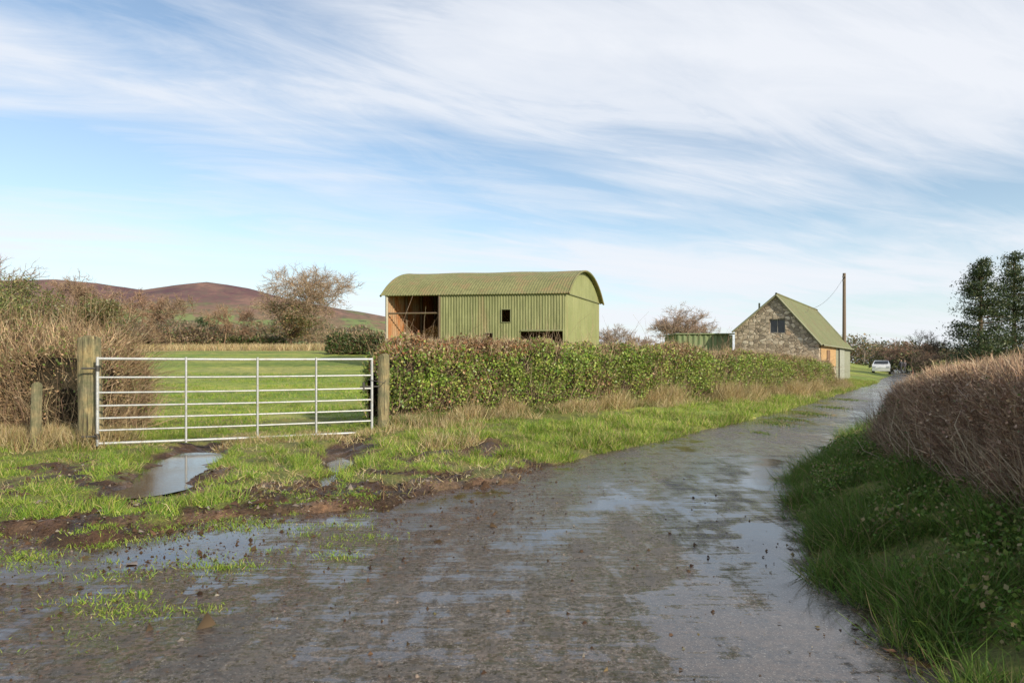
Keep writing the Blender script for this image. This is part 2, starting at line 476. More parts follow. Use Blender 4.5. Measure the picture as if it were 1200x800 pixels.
# scattered dry tussocks over the verge
n=22000
t=R.random(n)**1.4;yy=9.5+t*26;xx=HX(np.maximum(yy,12.3))+R.uniform(.2,1.7,n)
h,out,mud,rgt,rr_=fields(xx,yy);k=(out>.15)&(fbm(xx*1.8,yy*1.8,0,85,3)>.54)
blades(g,xx[k],yy[k],.08,.28,.009,TP,None,.6)
n=24000
xx=HX(yy0:=(11.8+R.random(n)**1.3*24))+R.normal(.15,.25,n)
blades(g,xx,yy0,.06,.25,.010,GPd,None,.6)
n=20000
xx=R.uniform(-10.5,-5.9,n);yy=10.35+R.normal(0,.3,n);cl=fbm(xx*2,yy*2,0,78,3);k=cl>.45;xx=xx[k];yy=yy[k]
blades(g,xx,yy,.1,.42,.008,TP,[.27,.25,.15,.18,.15],.5)
n=5000
xx=R.uniform(-4.6,-2.2,n);yy=10.9+R.normal(0,.3,n);blades(g,xx,yy,.05,.17,.008,TP,None,.7)
n=14000
xx=R.uniform(-40,-4,n);yy=R.uniform(58,70,n);blades(g,xx,yy,.3,.7,.05,TP,[.35,.25,.2,.15,.05],.3)
n=22000
xx=R.uniform(-9,1,n);yy=R.uniform(6.0,12,n);h,out,mud,rgt,rr_=fields(xx,yy);k=(out>.1)&(rr_<.4)&(fbm(xx*2,yy*2,0,77,3)>.48)
blades(g,xx[k],yy[k],.04,.13,.006,TP,None,1.2)
g.obj('dead_grass',M_grass)

# clods and stones
g=Geo()
x=np.concatenate([R.uniform(-5,.5,12000),R.uniform(-5,2,9000),R.uniform(-6,.3,12000)]);y=np.concatenate([R.uniform(2.6,6.6,12000),R.uniform(2.3,9,9000),R.uniform(4.6,9,12000)])
s=sd_poly(x,y);n=len(x)
fl=fields(x,y)
pr=np.where(s>0,.16+.8*sstep(.0,.5,fbm(x*1.5,y*1.5,0,81,3)-.3)*sstep(.5,-2.5,x+.3*(6-y))+.6*np.exp(-s/.25),.8*fl[2]*(fl[4]<.5))
k=(R.random(n)<pr*.9);x=x[k];y=y[k];s=s[k]
z=np.maximum(-.003,Hh(x,y));n=len(x)
sz=.0035*np.exp(R.normal(.35,.6,n))
sz=np.where(s<.1,sz*2.0,sz)
ax=np.array([[1,0,0],[-.5,.87,0],[-.5,-.87,0],[0,0,.8],[0,0,-.3]],float)
V=(np.stack([x,y,z+.002],1)[:,None,:]+(ax[None]*R.uniform(.6,1.4,(n,5,1))+R.normal(0,.25,(n,5,3)))*sz[:,None,None]).reshape(-1,3)
i=np.arange(n)*5
T=np.concatenate([np.stack([i+a,i+b_,i+3],1) for a,b_ in((0,1),(1,2),(2,0))])
g.add(V,T=T,C=np.repeat(pick([(.09,.055,.032),(.12,.075,.045),(.06,.036,.022),(.3,.25,.2),(.16,.13,.06)],n,.25,[.34,.28,.18,.12,.08]),5,0))
g.obj('mud_clods',M_twig)

# ---------------------------------------------------------------- hedges
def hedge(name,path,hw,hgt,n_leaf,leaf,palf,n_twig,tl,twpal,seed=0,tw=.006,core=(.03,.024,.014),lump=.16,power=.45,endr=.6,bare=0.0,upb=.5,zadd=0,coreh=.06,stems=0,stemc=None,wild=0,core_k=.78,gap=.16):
    path=np.array(path,float)
    seg=np.linalg.norm(np.diff(path,axis=0),axis=1);cum=np.concatenate([[0],np.cumsum(seg)]);L=cum[-1]
    def hw_(t): return np.interp(t/L,np.linspace(0,1,len(np.atleast_1d(hw))),np.atleast_1d(hw))
    def hg_(t): return np.interp(t/L,np.linspace(0,1,len(np.atleast_1d(hgt))),np.atleast_1d(hgt))
    ts=np.linspace(0,L,200);hz=Hh(np.interp(ts,cum,path[:,0]),np.interp(ts,cum,path[:,1]))
    def surf(t,a,k):
        px=np.interp(t,cum,path[:,0]);py=np.interp(t,cum,path[:,1])
        dx=np.interp(t+.3,cum,path[:,0])-np.interp(t-.3,cum,path[:,0]);dy=np.interp(t+.3,cum,path[:,1])-np.interp(t-.3,cum,path[:,1])
        l=np.hypot(dx,dy)+1e-9;nx=-dy/l;ny=dx/l
        ed=np.minimum(t,L-t);ef=np.sqrt(np.clip(1-(1-np.clip(ed/endr,0,1))**2,0.0,1))
        ca=np.cos(a);sa=np.sin(a)
        cx=np.sign(ca)*np.abs(ca)**power;cz=np.abs(sa)**power
        lm=1+lump*2*(fbm(t*1.1,cx*1.5+9,cz*1.5,seed,4)-.5)+lump*(vn(t*4,cx*4,cz*4,seed+5)-.5)
        w=hw_(t);hh=hg_(t)
        ox=cx*w*k*lm*(.25+.75*ef);oz=cz*hh*(k*.5+.5)*(1+(lm-1)*.6)*(.55+.45*ef)
        x=px+nx*ox;y=py+ny*ox
        z=np.interp(t,ts,hz)+oz+zadd
        nrm=np.stack([nx*ca*1.2,ny*ca*1.2,np.maximum(sa,.0)+.05],1)
        return np.stack([x,y,z],1),unit(nrm),cz
    aa=np.linspace(.001,math.pi-.001,400);cx=np.sign(np.cos(aa))*np.abs(np.cos(aa))**power*np.mean(hw);cz=np.sin(aa)**power*np.mean(hgt)
    ds=np.concatenate([[0],np.cumsum(np.hypot(np.diff(cx),np.diff(cz)))]);
    samp=lambda n:np.interp(R.random(n)*ds[-1],ds,aa)
    g=Geo()
    t=R.random(n_leaf)*L;a=samp(n_leaf)
    P,nr,cz=surf(t,a,1-np.abs(R.normal(0,.08,n_leaf))+.03)
    keep=R.random(n_leaf)<1-bare*sstep(.55,.1,cz)
    keep&=fbm(P[:,0]*3,P[:,1]*3,P[:,2]*3,seed+8,2)>gap+.1
    P=P[keep];t=t[keep];cz=cz[keep]
    P+=R.normal(0,leaf*.6,P.shape)
    leaves(g,P,leaf,palf(P,t/L,cz),.65)
    ob=g.obj(name,M_leaf)
    g=Geo()
    t=R.random(n_twig)*L;a=samp(n_twig)
    P,nr,cz=surf(t,a,.88+R.normal(0,.05,n_twig))
    D=unit(nr*.7+np.array([0,0,upb])+R.normal(0,.42,(n_twig,3)))*R.uniform(.35,1.15,n_twig)[:,None]*tl
    tt_=1+.35*sstep(.75,1,cz)
    ribbons(g,P,D,tw*R.uniform(.6,1.4,n_twig),np.clip(pick(twpal,n_twig,.25)*tt_[:,None],0,1),.12)
    if stems:
        t=R.random(stems)*L
        P,nr,cz=surf(t,np.where(R.random(stems)<.5,.02,math.pi-.02)*1.0,R.uniform(.55,.98,stems))
        P[:,2]=np.interp(t,ts,hz)-.02
        D=unit(np.array([0,0,1.])+R.normal(0,.28,(stems,3))+nr*.25)*R.uniform(.35,.85,stems)[:,None]*hg_(t)[:,None]
        ribbons(g,P,D,tw*R.uniform(1,2.2,stems),pick(stemc or twpal,stems,.25),.1)
    if wild:
        t=R.random(wild)*L;a=samp(wild)
        P,nr,cz=surf(t,a,.8+R.normal(0,.05,wild))
        d=unit(nr*.6+np.array([0,0,.8])+R.normal(0,.4,(wild,3)));ln=R.uniform(.15,.42,wild)[:,None]
        w0=tw*1.3
        for s_ in range(3):
            D=d*ln
            prisms(g,P,P+D,np.full(wild,w0*.5),np.full(wild,w0*.35),pick(twpal,wild,.25),3)
            P=P+D;d=unit(d+np.array([0,0,-.35])+nr*.15+R.normal(0,.15,(wild,3)));w0*=.7
    tws=g.obj('twigs',M_twig,ob)
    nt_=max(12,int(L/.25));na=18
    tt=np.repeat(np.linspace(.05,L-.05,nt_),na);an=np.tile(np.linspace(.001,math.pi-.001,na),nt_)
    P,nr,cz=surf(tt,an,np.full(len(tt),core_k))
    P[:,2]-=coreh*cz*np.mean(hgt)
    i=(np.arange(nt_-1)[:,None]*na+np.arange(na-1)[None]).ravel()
    mesh_np('hedge_core',P,np.stack([i,i+1,i+1+na,i+na],1),None,np.broadcast_to(np.array(core),(len(P),3)),M_twig,ob,True)  # added dark inner shell, stops light and view passing through the leaves
    return ob
green=[(.19,.30,.045),(.28,.38,.065),(.11,.19,.03),(.38,.42,.10)]
brown=[(.31,.2,.1),(.23,.14,.07),(.4,.29,.15),(.2,.16,.07)]
red=[(.34,.15,.07),(.26,.12,.06),(.38,.25,.12)]
def pal_mid(P,t,cz):
    n=len(P)
    gr=fbm(P[:,0]*.6,P[:,1]*.6,P[:,2]*1.3,91,3)
    p=.93+1.9*(gr-.5)-.55*sstep(.86,1.0,cz)-.22*sstep(.5,.95,t)+.1*sstep(.05,.2,t)
    isg=R.random(n)<p
    rd=(R.random(n)<.4*sstep(.25,.05,t))[:,None]
    tone=(.6+.8*fbm(P[:,0]*2.2,P[:,1]*2.2,P[:,2]*2.2,94,3))[:,None]
    return tone*np.where(isg[:,None],pick(green,n,.3),np.where(rd,pick(red,n,.25),pick(brown,n,.3)))
TW=[(.38,.27,.17),(.29,.2,.13),(.48,.37,.25),(.2,.14,.09)]
def off(path,d):
    path=np.array(path,float);o=[]
    for i,p in enumerate(path):
        a=path[max(i-1,0)];b_=path[min(i+1,len(path)-1)];t=(b_-a)/np.linalg.norm(b_-a)
        o.append(p+np.array([-t[1],t[0]])*d)
    return o
mid=[(-2.2,12.6),(2.06,16.5),(6.5,20.8),(13.4,29.7),(16.2,34.2)]
midc=off(mid,.65)
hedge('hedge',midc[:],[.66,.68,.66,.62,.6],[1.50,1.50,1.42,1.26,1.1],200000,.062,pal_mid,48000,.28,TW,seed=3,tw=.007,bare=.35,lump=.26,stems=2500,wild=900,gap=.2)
def pal_left(P,t,cz):
    n=len(P);gr=fbm(P[:,0]*.9,P[:,1]*.9,P[:,2]*.9,92,3)
    isg=R.random(n)<.42+2.2*(gr-.5)
    return np.where(isg[:,None],pick([(.18,.23,.06),(.24,.29,.08),(.12,.17,.045)],n,.25),pick([(.34,.23,.12),(.23,.15,.09),(.42,.3,.17)],n,.25))
hedge('hedge',[(-15,11.2),(-10,11.3),(-7.7,11.8),(-7.7,13.6)],[.65,.75,.6,.7,.6],[1.65,1.75,1.45,1.7,1.5],36000,.045,pal_left,24000,.38,[(.38,.27,.16),(.27,.18,.11),(.52,.4,.26),(.17,.115,.07)],seed=13,tw=.007,lump=.5,bare=.3,stems=3000,stemc=[(.42,.32,.2),(.28,.2,.13)],wild=4200,core_k=.6,gap=.28)
def pal_right(P,t,cz):
    n=len(P);gr=fbm(P[:,0]*1.5,P[:,1]*1.5,P[:,2]*1.5,93,3)
    isg=R.random(n)<.03+.8*sstep(.85,.3,cz)*sstep(.42,.66,gr)
    return np.where(isg[:,None],pick([(.1,.15,.04),(.15,.19,.05)],n,.25),pick([(.40,.25,.15),(.29,.17,.1),(.54,.38,.25),(.2,.12,.075)],n,.25))
rh=[(2.9,1.2),(2.95,3.5),(3.2,4.8),(3.7,6.6),(4.25,8.3)]
hedge('hedge',off(rh,-.85),[.85,.85,.88,.85,.75],[1.02,1.0,.94,.86,.72],72000,.026,pal_right,175000,.17,[(.45,.31,.21),(.33,.22,.145),(.58,.43,.3),(.2,.135,.09)],seed=23,tw=.0045,lump=.2,power=.6,endr=1.5,bare=.5,core=(.035,.024,.016),coreh=.12,stems=7000,stemc=[(.5,.4,.28),(.33,.25,.17),(.18,.12,.085)],core_k=.76)
rh2=[(7.0,10.8),(9.0,14.0),(12.4,18.6),(18,27),(29.5,43.2),(45,70),(71,118)]
hedge('hedge',rh2,.6,[.6,.65,.8,.9,1.1,1.3,1.4],50000,.11,pal_mid,16000,.3,TW,seed=33,tw=.012)
hedge('hedge',[(22,49),(33,72),(59,121)],.7,[1.2,1.4,1.6],22000,.14,pal_mid,5000,.4,TW,seed=34,tw=.02)
def pal_dark(P,t,cz):
    n=len(P);return pick([(.07,.11,.03),(.09,.13,.035),(.055,.085,.028),(.16,.12,.06)],n,.25)
hedge('hedge',[(-62,73),(-40,72),(-24,72)],.9,[1.3,1.2,1.1],24000,.2,pal_dark,5000,.5,TW,seed=35,tw=.025,lump=.35)
hedge('hedge',[(-14,52),(-6,51)],.9,[1.5,1.3],12000,.16,pal_dark,2500,.5,TW,seed=36,tw=.025,lump=.3)

# ---------------------------------------------------------------- timber posts and gate
mt,nt,b=newmat('weathered_timber')
v=pos(nt,(1,1,.08));n_=noise(nt,38,8,v,.7)
tc_=mix(nt,ramp(nt,[(.35,0),(.65,1)],noise(nt,3,5,pos(nt))),ramp(nt,[(.3,(.10,.07,.035)),(.5,(.34,.26,.12)),(.7,(.52,.42,.22))],n_),ramp(nt,[(.3,(.11,.095,.06)),(.7,(.34,.31,.2))],n_))
tc_=mix(nt,ramp(nt,[(.45,0),(.66,.8)],noise(nt,6,8,pos(nt),.7)),tc_,(.12,.13,.06))
tc_=mix(nt,ramp(nt,[(.36,.9),(.42,0)],noise(nt,30,4,pos(nt,(1,1,.05)),.6)),tc_,(.04,.03,.02))
nt.links.new(tc_,b.inputs['Base Color'])
b.inputs['Roughness'].default_value=.85;bump(nt,b,n_,1.0,.04)
def post(name,x,y,r,top,lean=(0,0),cap=.03):
    V=[];F=[];k=20;z0=H1(x,y)
    zs=[-.3,0,.2,.5,.8,1.05]
    zs=[z for z in zs if z<top-cap]+[top-cap,top-.3*cap,top]
    for j,z in enumerate(zs):
        rr=r*(1-.05*max(z,0)/top)*(1+.02*math.sin(j*3))
        if j==len(zs)-1: rr*=.75
        elif j==len(zs)-2: rr*=.93
        for i in range(k):
            a=2*math.pi*i/k
            q=rr*(1+.05*math.sin(3*a+j*.4)+.03*math.sin(7*a))
            V.append((x+lean[0]*z+q*math.cos(a),y+lean[1]*z+q*math.sin(a),z+z0+(.03*math.cos(a+1) if j>=len(zs)-2 else 0)))
    for j in range(len(zs)-1):
        for i in range(k): F.append((j*k+i,j*k+(i+1)%k,(j+1)*k+(i+1)%k,(j+1)*k+i))
    F.append(tuple(range((len(zs)-1)*k,len(zs)*k)))
    return mesh_py(name,V,F,mt)
post('gate_post',-6.22,10.08,.155,1.62,(-.01,0))
post('gate_post',-2.22,11.75,.1,1.25,(.01,0))
post('fence_post',-6.95,9.95,.07,.96,(.03,0))

mgv,nt,b=newmat('galvanised_steel')
v=pos(nt)
vo=N(nt,'ShaderNodeTexVoronoi');vo.inputs['Scale'].default_value=60;nt.links.new(v,vo.inputs['Vector'])
gcol=mix(nt,vo.outputs['Distance'],(.36,.37,.38),(.58,.59,.59))
gcol=mix(nt,ramp(nt,[(.5,0),(.68,.6)],noise(nt,7,8,v,.7)),gcol,(.28,.25,.2))
nt.links.new(gcol,b.inputs['Base Color'])
b.inputs['Metallic'].default_value=.35;b.inputs['Roughness'].default_value=.45
ge=empty('field_gate')
def tube(name,pts,r,mat,parent,k=10):
    g=Geo();pts=np.array(pts,float)
    for i in range(len(pts)-1):
        prisms(g,pts[i:i+1],pts[i+1:i+2],[r],[r],(1,1,1),k)
    return g.obj(name,mat,parent,True)
GA=np.array([-5.98,9.85]);GB=np.array([-2.36,11.5])
def gp(t,z,o=0): 
    p=GA+(GB-GA)*t;d=(GB-GA)/np.linalg.norm(GB-GA);return (p[0]+d[1]*o,p[1]-d[0]*o,z)
zs=[1.36,1.09,.87,.68,.50,.325,.135]
for i,z in enumerate(zs):
    r=.020 if i in(0,len(zs)-1) else .014
    tube('rail_%d'%(i+1),[gp(0,z),gp(.28,z-.006),gp(.5,z-.009),gp(.75,z-.005),gp(1,z)],r,mgv,ge)
for i,t in enumerate([0,.29,.545,.77,1]):
    r=.022 if i in(0,4) else .016
    o=0 if i in(0,4) else .028
    tube('upright_%d'%(i+1),[gp(t,.10,o),gp(t,1.385,o)],r,mgv,ge)
md=simple('dark_iron',(.08,.075,.07),.6,.6)
for z in (1.22,.24):
    tube('hinge',[gp(-.05,z),gp(0.0,z)],.014,md,ge);tube('hinge_collar',[gp(0,z-.04),gp(0,z+.04)],.03,md,ge)
tube('latch',[gp(.95,.9),gp(1.03,.9)],.012,md,ge);tube('latch_chain',[gp(.985,1.02,.03),gp(1.05,.96,.06),gp(1.06,.99,-.02)],.006,md,ge)
tube('latch_plate',[gp(.965,.84),gp(.965,.98)],.02,md,ge)

# ---------------------------------------------------------------- barn
def corrugated_mat(name,c1,c2,rust,rustamt=.55,zs=.12,rough=.55,dirt=.5,rs=.85):
    m,nt,b=newmat(name)
    v=pos(nt,(1,1,zs));v1=pos(nt)
    f=noise(nt,1.3,8,v,.65);
    c=mix(nt,ramp(nt,[(.3,0),(.7,1)],noise(nt,.7,6,v1)),c1,c2)
    c=mix(nt,ramp(nt,[(.35,0),(.65,dirt)],noise(nt,6,6,v,.7)),c,[x*.5 for x in c1])
    c=mix(nt,ramp(nt,[(rustamt,0),(rustamt+.14,rs)],f),c,rust)
    nt.links.new(c,b.inputs['Base Color']);b.inputs['Roughness'].default_value=rough
    b.inputs['Specular IOR Level'].default_value=.3
    bump(nt,b,noise(nt,5,5,v1),.15,.02)
    return m
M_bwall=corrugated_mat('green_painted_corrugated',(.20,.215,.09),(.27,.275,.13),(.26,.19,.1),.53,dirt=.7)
M_bgab=corrugated_mat('sunlit_green_sheet',(.24,.26,.11),(.31,.32,.15),(.26,.2,.1),.56,dirt=.35)  # lighter copy of the wall green, the gable's sunlight put into the colour
M_broof=corrugated_mat('mossy_green_roof',(.20,.20,.085),(.27,.265,.12),(.24,.18,.09),.49,1,dirt=.6)
M_rust=corrugated_mat('rusty_whitened_sheet',(.46,.36,.25),(.46,.22,.09),(.36,.13,.04),.38,.3)
M_shed=corrugated_mat('shed_green_sheet',(.16,.21,.10),(.21,.25,.12),(.14,.14,.08),.65)
M_wood=simple('dark_timber_frame',(.14,.1,.065),.8,0,6,.4,.3)
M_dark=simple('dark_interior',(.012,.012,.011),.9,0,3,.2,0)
def corr(name,P0,u,u0,u1,z0,z1,mat,parent,pitch=.15,amp=.018,nrows=2):
    u=np.array(u,float);n=np.array([u[1],-u[0]])
    k=max(2,int((u1-u0)/pitch*6));us=np.linspace(u0,u1,k+1)
    o=np.sin(us*2*math.pi/pitch)*amp
    top=z1(us) if callable(z1) else np.full(len(us),z1)
    V=[]
    for r_ in range(nrows):
        f=r_/(nrows-1)
        V.append(np.stack([P0[0]+u[0]*us+n[0]*o,P0[1]+u[1]*us+n[1]*o,z0+(top-z0)*f],1))
    V=np.concatenate(V);m_=len(us)
    Q=np.concatenate([np.stack([np.arange(m_-1)+r_*m_,np.arange(1,m_)+r_*m_,np.arange(1,m_)+(r_+1)*m_,np.arange(m_-1)+(r_+1)*m_],1) for r_ in range(nrows-1)])
    return mesh_np(name,V,Q,None,None,mat,parent,True)
def box(name,c,s,mat,parent,rotz=0):
    sx,sy,sz=[q/2 for q in s];cr,sr=math.cos(rotz),math.sin(rotz)
    V=[]
    for z in(-sz,sz):
        for x,y in((-sx,-sy),(sx,-sy),(sx,sy),(-sx,sy)):
            V.append((c[0]+x*cr-y*sr,c[1]+x*sr+y*cr,c[2]+z))
    return mesh_py(name,V,[(0,3,2,1),(4,5,6,7),(0,1,5,4),(1,2,6,5),(2,3,7,6),(3,0,4,7)],mat,parent)
be=empty('barn')
C0=np.array([2.8,36.0]);th=math.radians(8);uL=np.array([-math.cos(th),math.sin(th)]);tg=math.radians(22);uG=np.array([math.sin(tg),math.cos(tg)])
L=9.8;Wd=7.0;zb=.6;ze=5.03;rise=1.47
Rr=((Wd/2)**2+rise**2)/(2*rise)
arch=lambda v:ze+np.sqrt(np.maximum(Rr**2-(np.asarray(v)-Wd/2)**2,0))-(Rr-rise)
for i,(a_,b_,c_,d_) in enumerate([(0,.12,zb,ze),(.12,2.35,2.98,ze),(2.35,2.9,zb,ze),(2.9,3.4,zb,3.45),(2.9,3.4,4.15,ze),(3.4,3.85,zb,ze),(3.85,4.3,zb,2.5),(3.85,4.3,2.9,ze),(4.3,6.8,zb,ze)]):
    corr('front_wall_%d'%i,C0,uL,a_,b_,c_,d_,M_bwall,be)
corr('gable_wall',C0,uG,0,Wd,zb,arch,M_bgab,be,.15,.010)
CL=C0+uL*L
corr('end_wall',CL,uG,0,Wd,zb,arch,M_rust,be,.2,.02)
CB=C0+uG*Wd
corr('back_wall',CB,uL,0,L,zb,ze,M_rust,be,.15)
corr('partition',C0+uL*6.8,uG,.02,Wd-.1,zb,lambda u:arch(u)-.05,M_rust,be)
us=np.linspace(-.22,L+.2,int(L/.15*6));vs_=np.linspace(-.16,Wd+.16,36)
U,Vv=np.meshgrid(us,vs_)
zz=arch(np.clip(Vv,0,Wd))-np.maximum(0,-Vv)*.75-np.maximum(0,Vv-Wd)*.75+.05+np.sin(U*2*math.pi/.15)*.016
zz-=.03*np.sin(U*.9)**2*np.clip(np.sin(Vv/Wd*3.14),0,1)
PX=C0[0]+uL[0]*U+uG[0]*Vv;PY=C0[1]+uL[1]*U+uG[1]*Vv
_,_,Qr=gridmesh(us,vs_)
mesh_np('roof',np.stack([PX.ravel(),PY.ravel(),zz.ravel()],1),Qr,None,None,M_broof,be,True)
for uu,nm in((-.235,'gable_trim'),(L+.215,'gable_trim')):
    g=Geo();vv=np.linspace(-.16,Wd+.16,40)
    p=np.stack([C0[0]+uL[0]*uu+uG[0]*vv,C0[1]+uL[1]*uu+uG[1]*vv,arch(np.clip(vv,0,Wd))-np.maximum(0,-vv)*.75-np.maximum(0,vv-Wd)*.75+.02],1)
    prisms(g,p[:-1],p[1:],[.06]*39,[.06]*39,(1,1,1),6);g.obj(nm,M_broof,be)
def along(P,u,t,z):return (P[0]+u[0]*t,P[1]+u[1]*t,z)
def beam(name,A,B,r,mat,parent):
    g=Geo();prisms(g,[A],[B],[r],[r],(1,1,1),4);return g.obj(name,mat,parent)
fo=np.array([-math.sin(th),-math.cos(th)])*.04
M_eave=simple('eave_board',(.2,.21,.11),.7)
beam('eave_beam',along(C0+fo,uL,-.1,ze-.04),along(C0+fo,uL,L+.05,ze-.04),.06,M_eave,be)
beam('gable_band',along(C0+np.array([.04,-.02]),uG,0,ze-.05),along(C0+np.array([.04,-.02]),uG,Wd,ze-.05),.035,M_eave,be)
M_cream=simple('weathered_frame',(.42,.38,.3),.8)
for t in (6.8,9.75): beam('post',along(C0,uL,t,zb),along(C0,uL,t,ze),.08,M_cream if t>9 else M_wood,be)
for t in (1.7,3.4,5.1): 
    beam('inner_post',(CL[0]+uG[0]*t+.25,CL[1]+uG[1]*t,zb),(CL[0]+uG[0]*t+.25,CL[1]+uG[1]*t,ze+.5),.08,M_wood,be)
beam('tie_beam',along(C0+uG*.1,uL,6.8,4.0),along(C0+uG*.1,uL,L,4.0),.05,M_wood,be)
g=Geo()
n=16000
ul=R.uniform(6.95,9.4,n);ug=R.uniform(2.4,6.2,n)
top_=zb+2.6+.7*fbm(ul*1.2,ug*1.2,0,66,3)-.35*(ul-7)
zq=zb+(top_-zb)*R.random(n)**.5
face=R.random(n)<.6
ug=np.where(face,2.4+R.normal(0,.08,n)+.2*fbm(ul*3,zq*3,0,67,2),ug);zq=np.where(face,zb+(top_-zb)*R.random(n),top_)
P=np.stack([C0[0]+uL[0]*ul+uG[0]*ug,C0[1]+uL[1]*ul+uG[1]*ug,zq],1)
ribbons(g,P,unit(R.normal(0,1,(n,3)))*R.uniform(.15,.4,n)[:,None],.03,pick([(.4,.22,.09),(.52,.32,.14),(.28,.14,.05),(.6,.42,.2)],n,.25))
V=[]
for z_ in (zb,zb+2.6):
    for (a1,b1) in((6.95,2.5),(9.35,2.5),(9.35,6.3),(6.95,6.3)):
        V.append((C0[0]+uL[0]*a1+uG[0]*b1,C0[1]+uL[1]*a1+uG[1]*b1,z_-(.6 if (z_>1 and a1>9) else 0)))
g.add(V,Q=[(0,1,5,4),(1,2,6,5),(2,3,7,6),(3,0,4,7),(4,5,6,7)],C=(.2,.1,.04))
g.obj('hay_stack',M_twig,be)
def frame(P,u,u0,u1,z0,z1,r,mat,parent,o=.03):
    n=np.array([u[1],-u[0]]);
    if np.dot(n,np.array([0,-1]))<0:n=-n
    Q_=P+n*o
    beam('window_frame',along(Q_,u,u0,z0),along(Q_,u,u0,z1),r,mat,parent);beam('window_frame',along(Q_,u,u1,z0),along(Q_,u,u1,z1),r,mat,parent)
    beam('window_frame',along(Q_,u,u0+r,z0),along(Q_,u,u1-r,z0),r*.9,mat,parent);beam('window_frame',along(Q_,u,u0+r,z1),along(Q_,u,u1-r,z1),r*.9,mat,parent)
frame(C0,uL,2.9,3.4,3.45,4.15,.03,M_eave,be);frame(C0,uL,3.85,4.3,2.5,2.9,.03,M_eave,be)
beam('lintel',along(C0+fo,uL,.12,3.0),along(C0+fo,uL,2.35,3.0),.05,M_eave,be)
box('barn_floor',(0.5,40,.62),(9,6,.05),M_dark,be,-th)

# ---------------------------------------------------------------- stone building
ms,nt,b=newmat('rubble_stone')
v=pos(nt,(1,1,1.5))
vv=N(nt,'ShaderNodeTexVoronoi');vv.inputs['Scale'].default_value=4.0;vv.inputs['Randomness'].default_value=.9
wv=N(nt,'ShaderNodeVectorMath',operation='ADD')
nz=N(nt,'ShaderNodeTexNoise');nz.inputs['Scale'].default_value=5;nt.links.new(v,nz.inputs['Vector'])
sc=N(nt,'ShaderNodeVectorMath',operation='SCALE');sc.inputs['Scale'].default_value=.18;nt.links.new(nz.outputs['Color'],sc.inputs[0])
nt.links.new(v,wv.inputs[0]);nt.links.new(sc.outputs[0],wv.inputs[1]);nt.links.new(wv.outputs[0],vv.inputs['Vector'])
ve=N(nt,'ShaderNodeTexVoronoi',feature='DISTANCE_TO_EDGE');ve.inputs['Scale'].default_value=4.0;ve.inputs['Randomness'].default_value=.9;nt.links.new(wv.outputs[0],ve.inputs['Vector'])
sep=N(nt,'ShaderNodeSeparateColor');nt.links.new(vv.outputs['Color'],sep.inputs[0])
stc=ramp(nt,[(0,(.19,.15,.115)),(.3,(.38,.3,.22)),(.6,(.54,.43,.32)),(.85,(.68,.58,.46)),(1,(.44,.31,.21))],sep.outputs[0])
stc=mix(nt,ramp(nt,[(.0,.8),(.04,.8),(.09,0)],ve.outputs['Distance']),stc,(.24,.19,.14))
stc=mix(nt,ramp(nt,[(.45,0),(.7,.4)],noise(nt,1.2,6,v)),stc,(.27,.24,.19))
nt.links.new(stc,b.inputs['Base Color']);b.inputs['Roughness'].default_value=.9
bump(nt,b,ramp(nt,[(0,0),(.12,1)],ve.outputs['Distance']),.7,.04)
se=empty('stone_outbuilding')
S0=np.array([15.6,34.7]);uS=np.array([.539,.842]);uW=np.array([-.842,.539]);Ws=4.2;Ls=13.0;zs0=-.1
eR,eL,zA,uA=2.36,3.05,4.85,2.05
top=lambda u:(eR+(zA-eR)*u/uA) if u<=uA else (zA+(eL-zA)*(u-uA)/(Ws-uA))
def sp(u,l,z): p=S0+uW*u+uS*l;return (p[0],p[1],z)
a_,b_,w0,w1=1.62,2.42,2.85,3.6
V=[sp(0,0,zs0),sp(a_,0,zs0),sp(a_,0,top(a_)),sp(0,0,eR), sp(b_,0,zs0),sp(Ws,0,zs0),sp(Ws,0,eL),sp(b_,0,top(b_)), sp(a_,0,w0),sp(b_,0,w0),sp(a_,0,w1),sp(b_,0,w1),sp(uA,0,zA)]
F=[(0,3,2,10,8,1),(5,4,9,11,7,6)[::-1],(4,1,8,9)[::-1],(11,10,2,12,7)[::-1]]
mesh_py('gable_wall',V,F,ms,se)
V=[sp(a_,0,w0),sp(b_,0,w0),sp(b_,0,w1),sp(a_,0,w1),sp(a_,.3,w0),sp(b_,.3,w0),sp(b_,.3,w1),sp(a_,.3,w1)]
mesh_py('window_reveal',V,[(0,1,5,4),(1,2,6,5),(2,3,7,6),(3,0,4,7)],ms,se)
mgl,nt,b=newmat('window_glass');b.inputs['Roughness'].default_value=.08
nt.links.new(mix(nt,noise(nt,3,3,pos(nt)),(.015,.018,.022),(.04,.045,.05)),b.inputs['Base Color'])
mesh_py('window_glass',[sp(a_,.16,w0),sp(b_,.16,w0),sp(b_,.16,w1),sp(a_,.16,w1)],[(0,1,2,3)],mgl,se)
M_wf=simple('painted_window_frame',(.3,.28,.25),.6)
for (p,q) in[((a_+.03,w0),(a_+.03,w1)),((b_-.03,w0),(b_-.03,w1)),(((a_+b_)/2,w0),((a_+b_)/2,w1)),((a_,w0+.03),(b_,w0+.03)),((a_,w1-.03),(b_,w1-.03))]:
    beam('window_frame',sp(p[0],.12,p[1]),sp(q[0],.12,q[1]),.022,M_wf,se)
M_tan=simple('ochre_render',(.46,.29,.14),.85,0,3,.35,.3)
M_grey=simple('grey_green_boards',(.24,.25,.19),.8,0,4,.35,.2)
def sidepanel(name,l0,l1,z0,z1,mat,o=0):
    mesh_py(name,[sp(-o,l0,z0),sp(-o,l1,z0),sp(-o,l1,z1),sp(-o,l0,z1)],[(0,1,2,3)],mat,se)
sidepanel('side_wall',0,6.2,zs0,eR,ms)
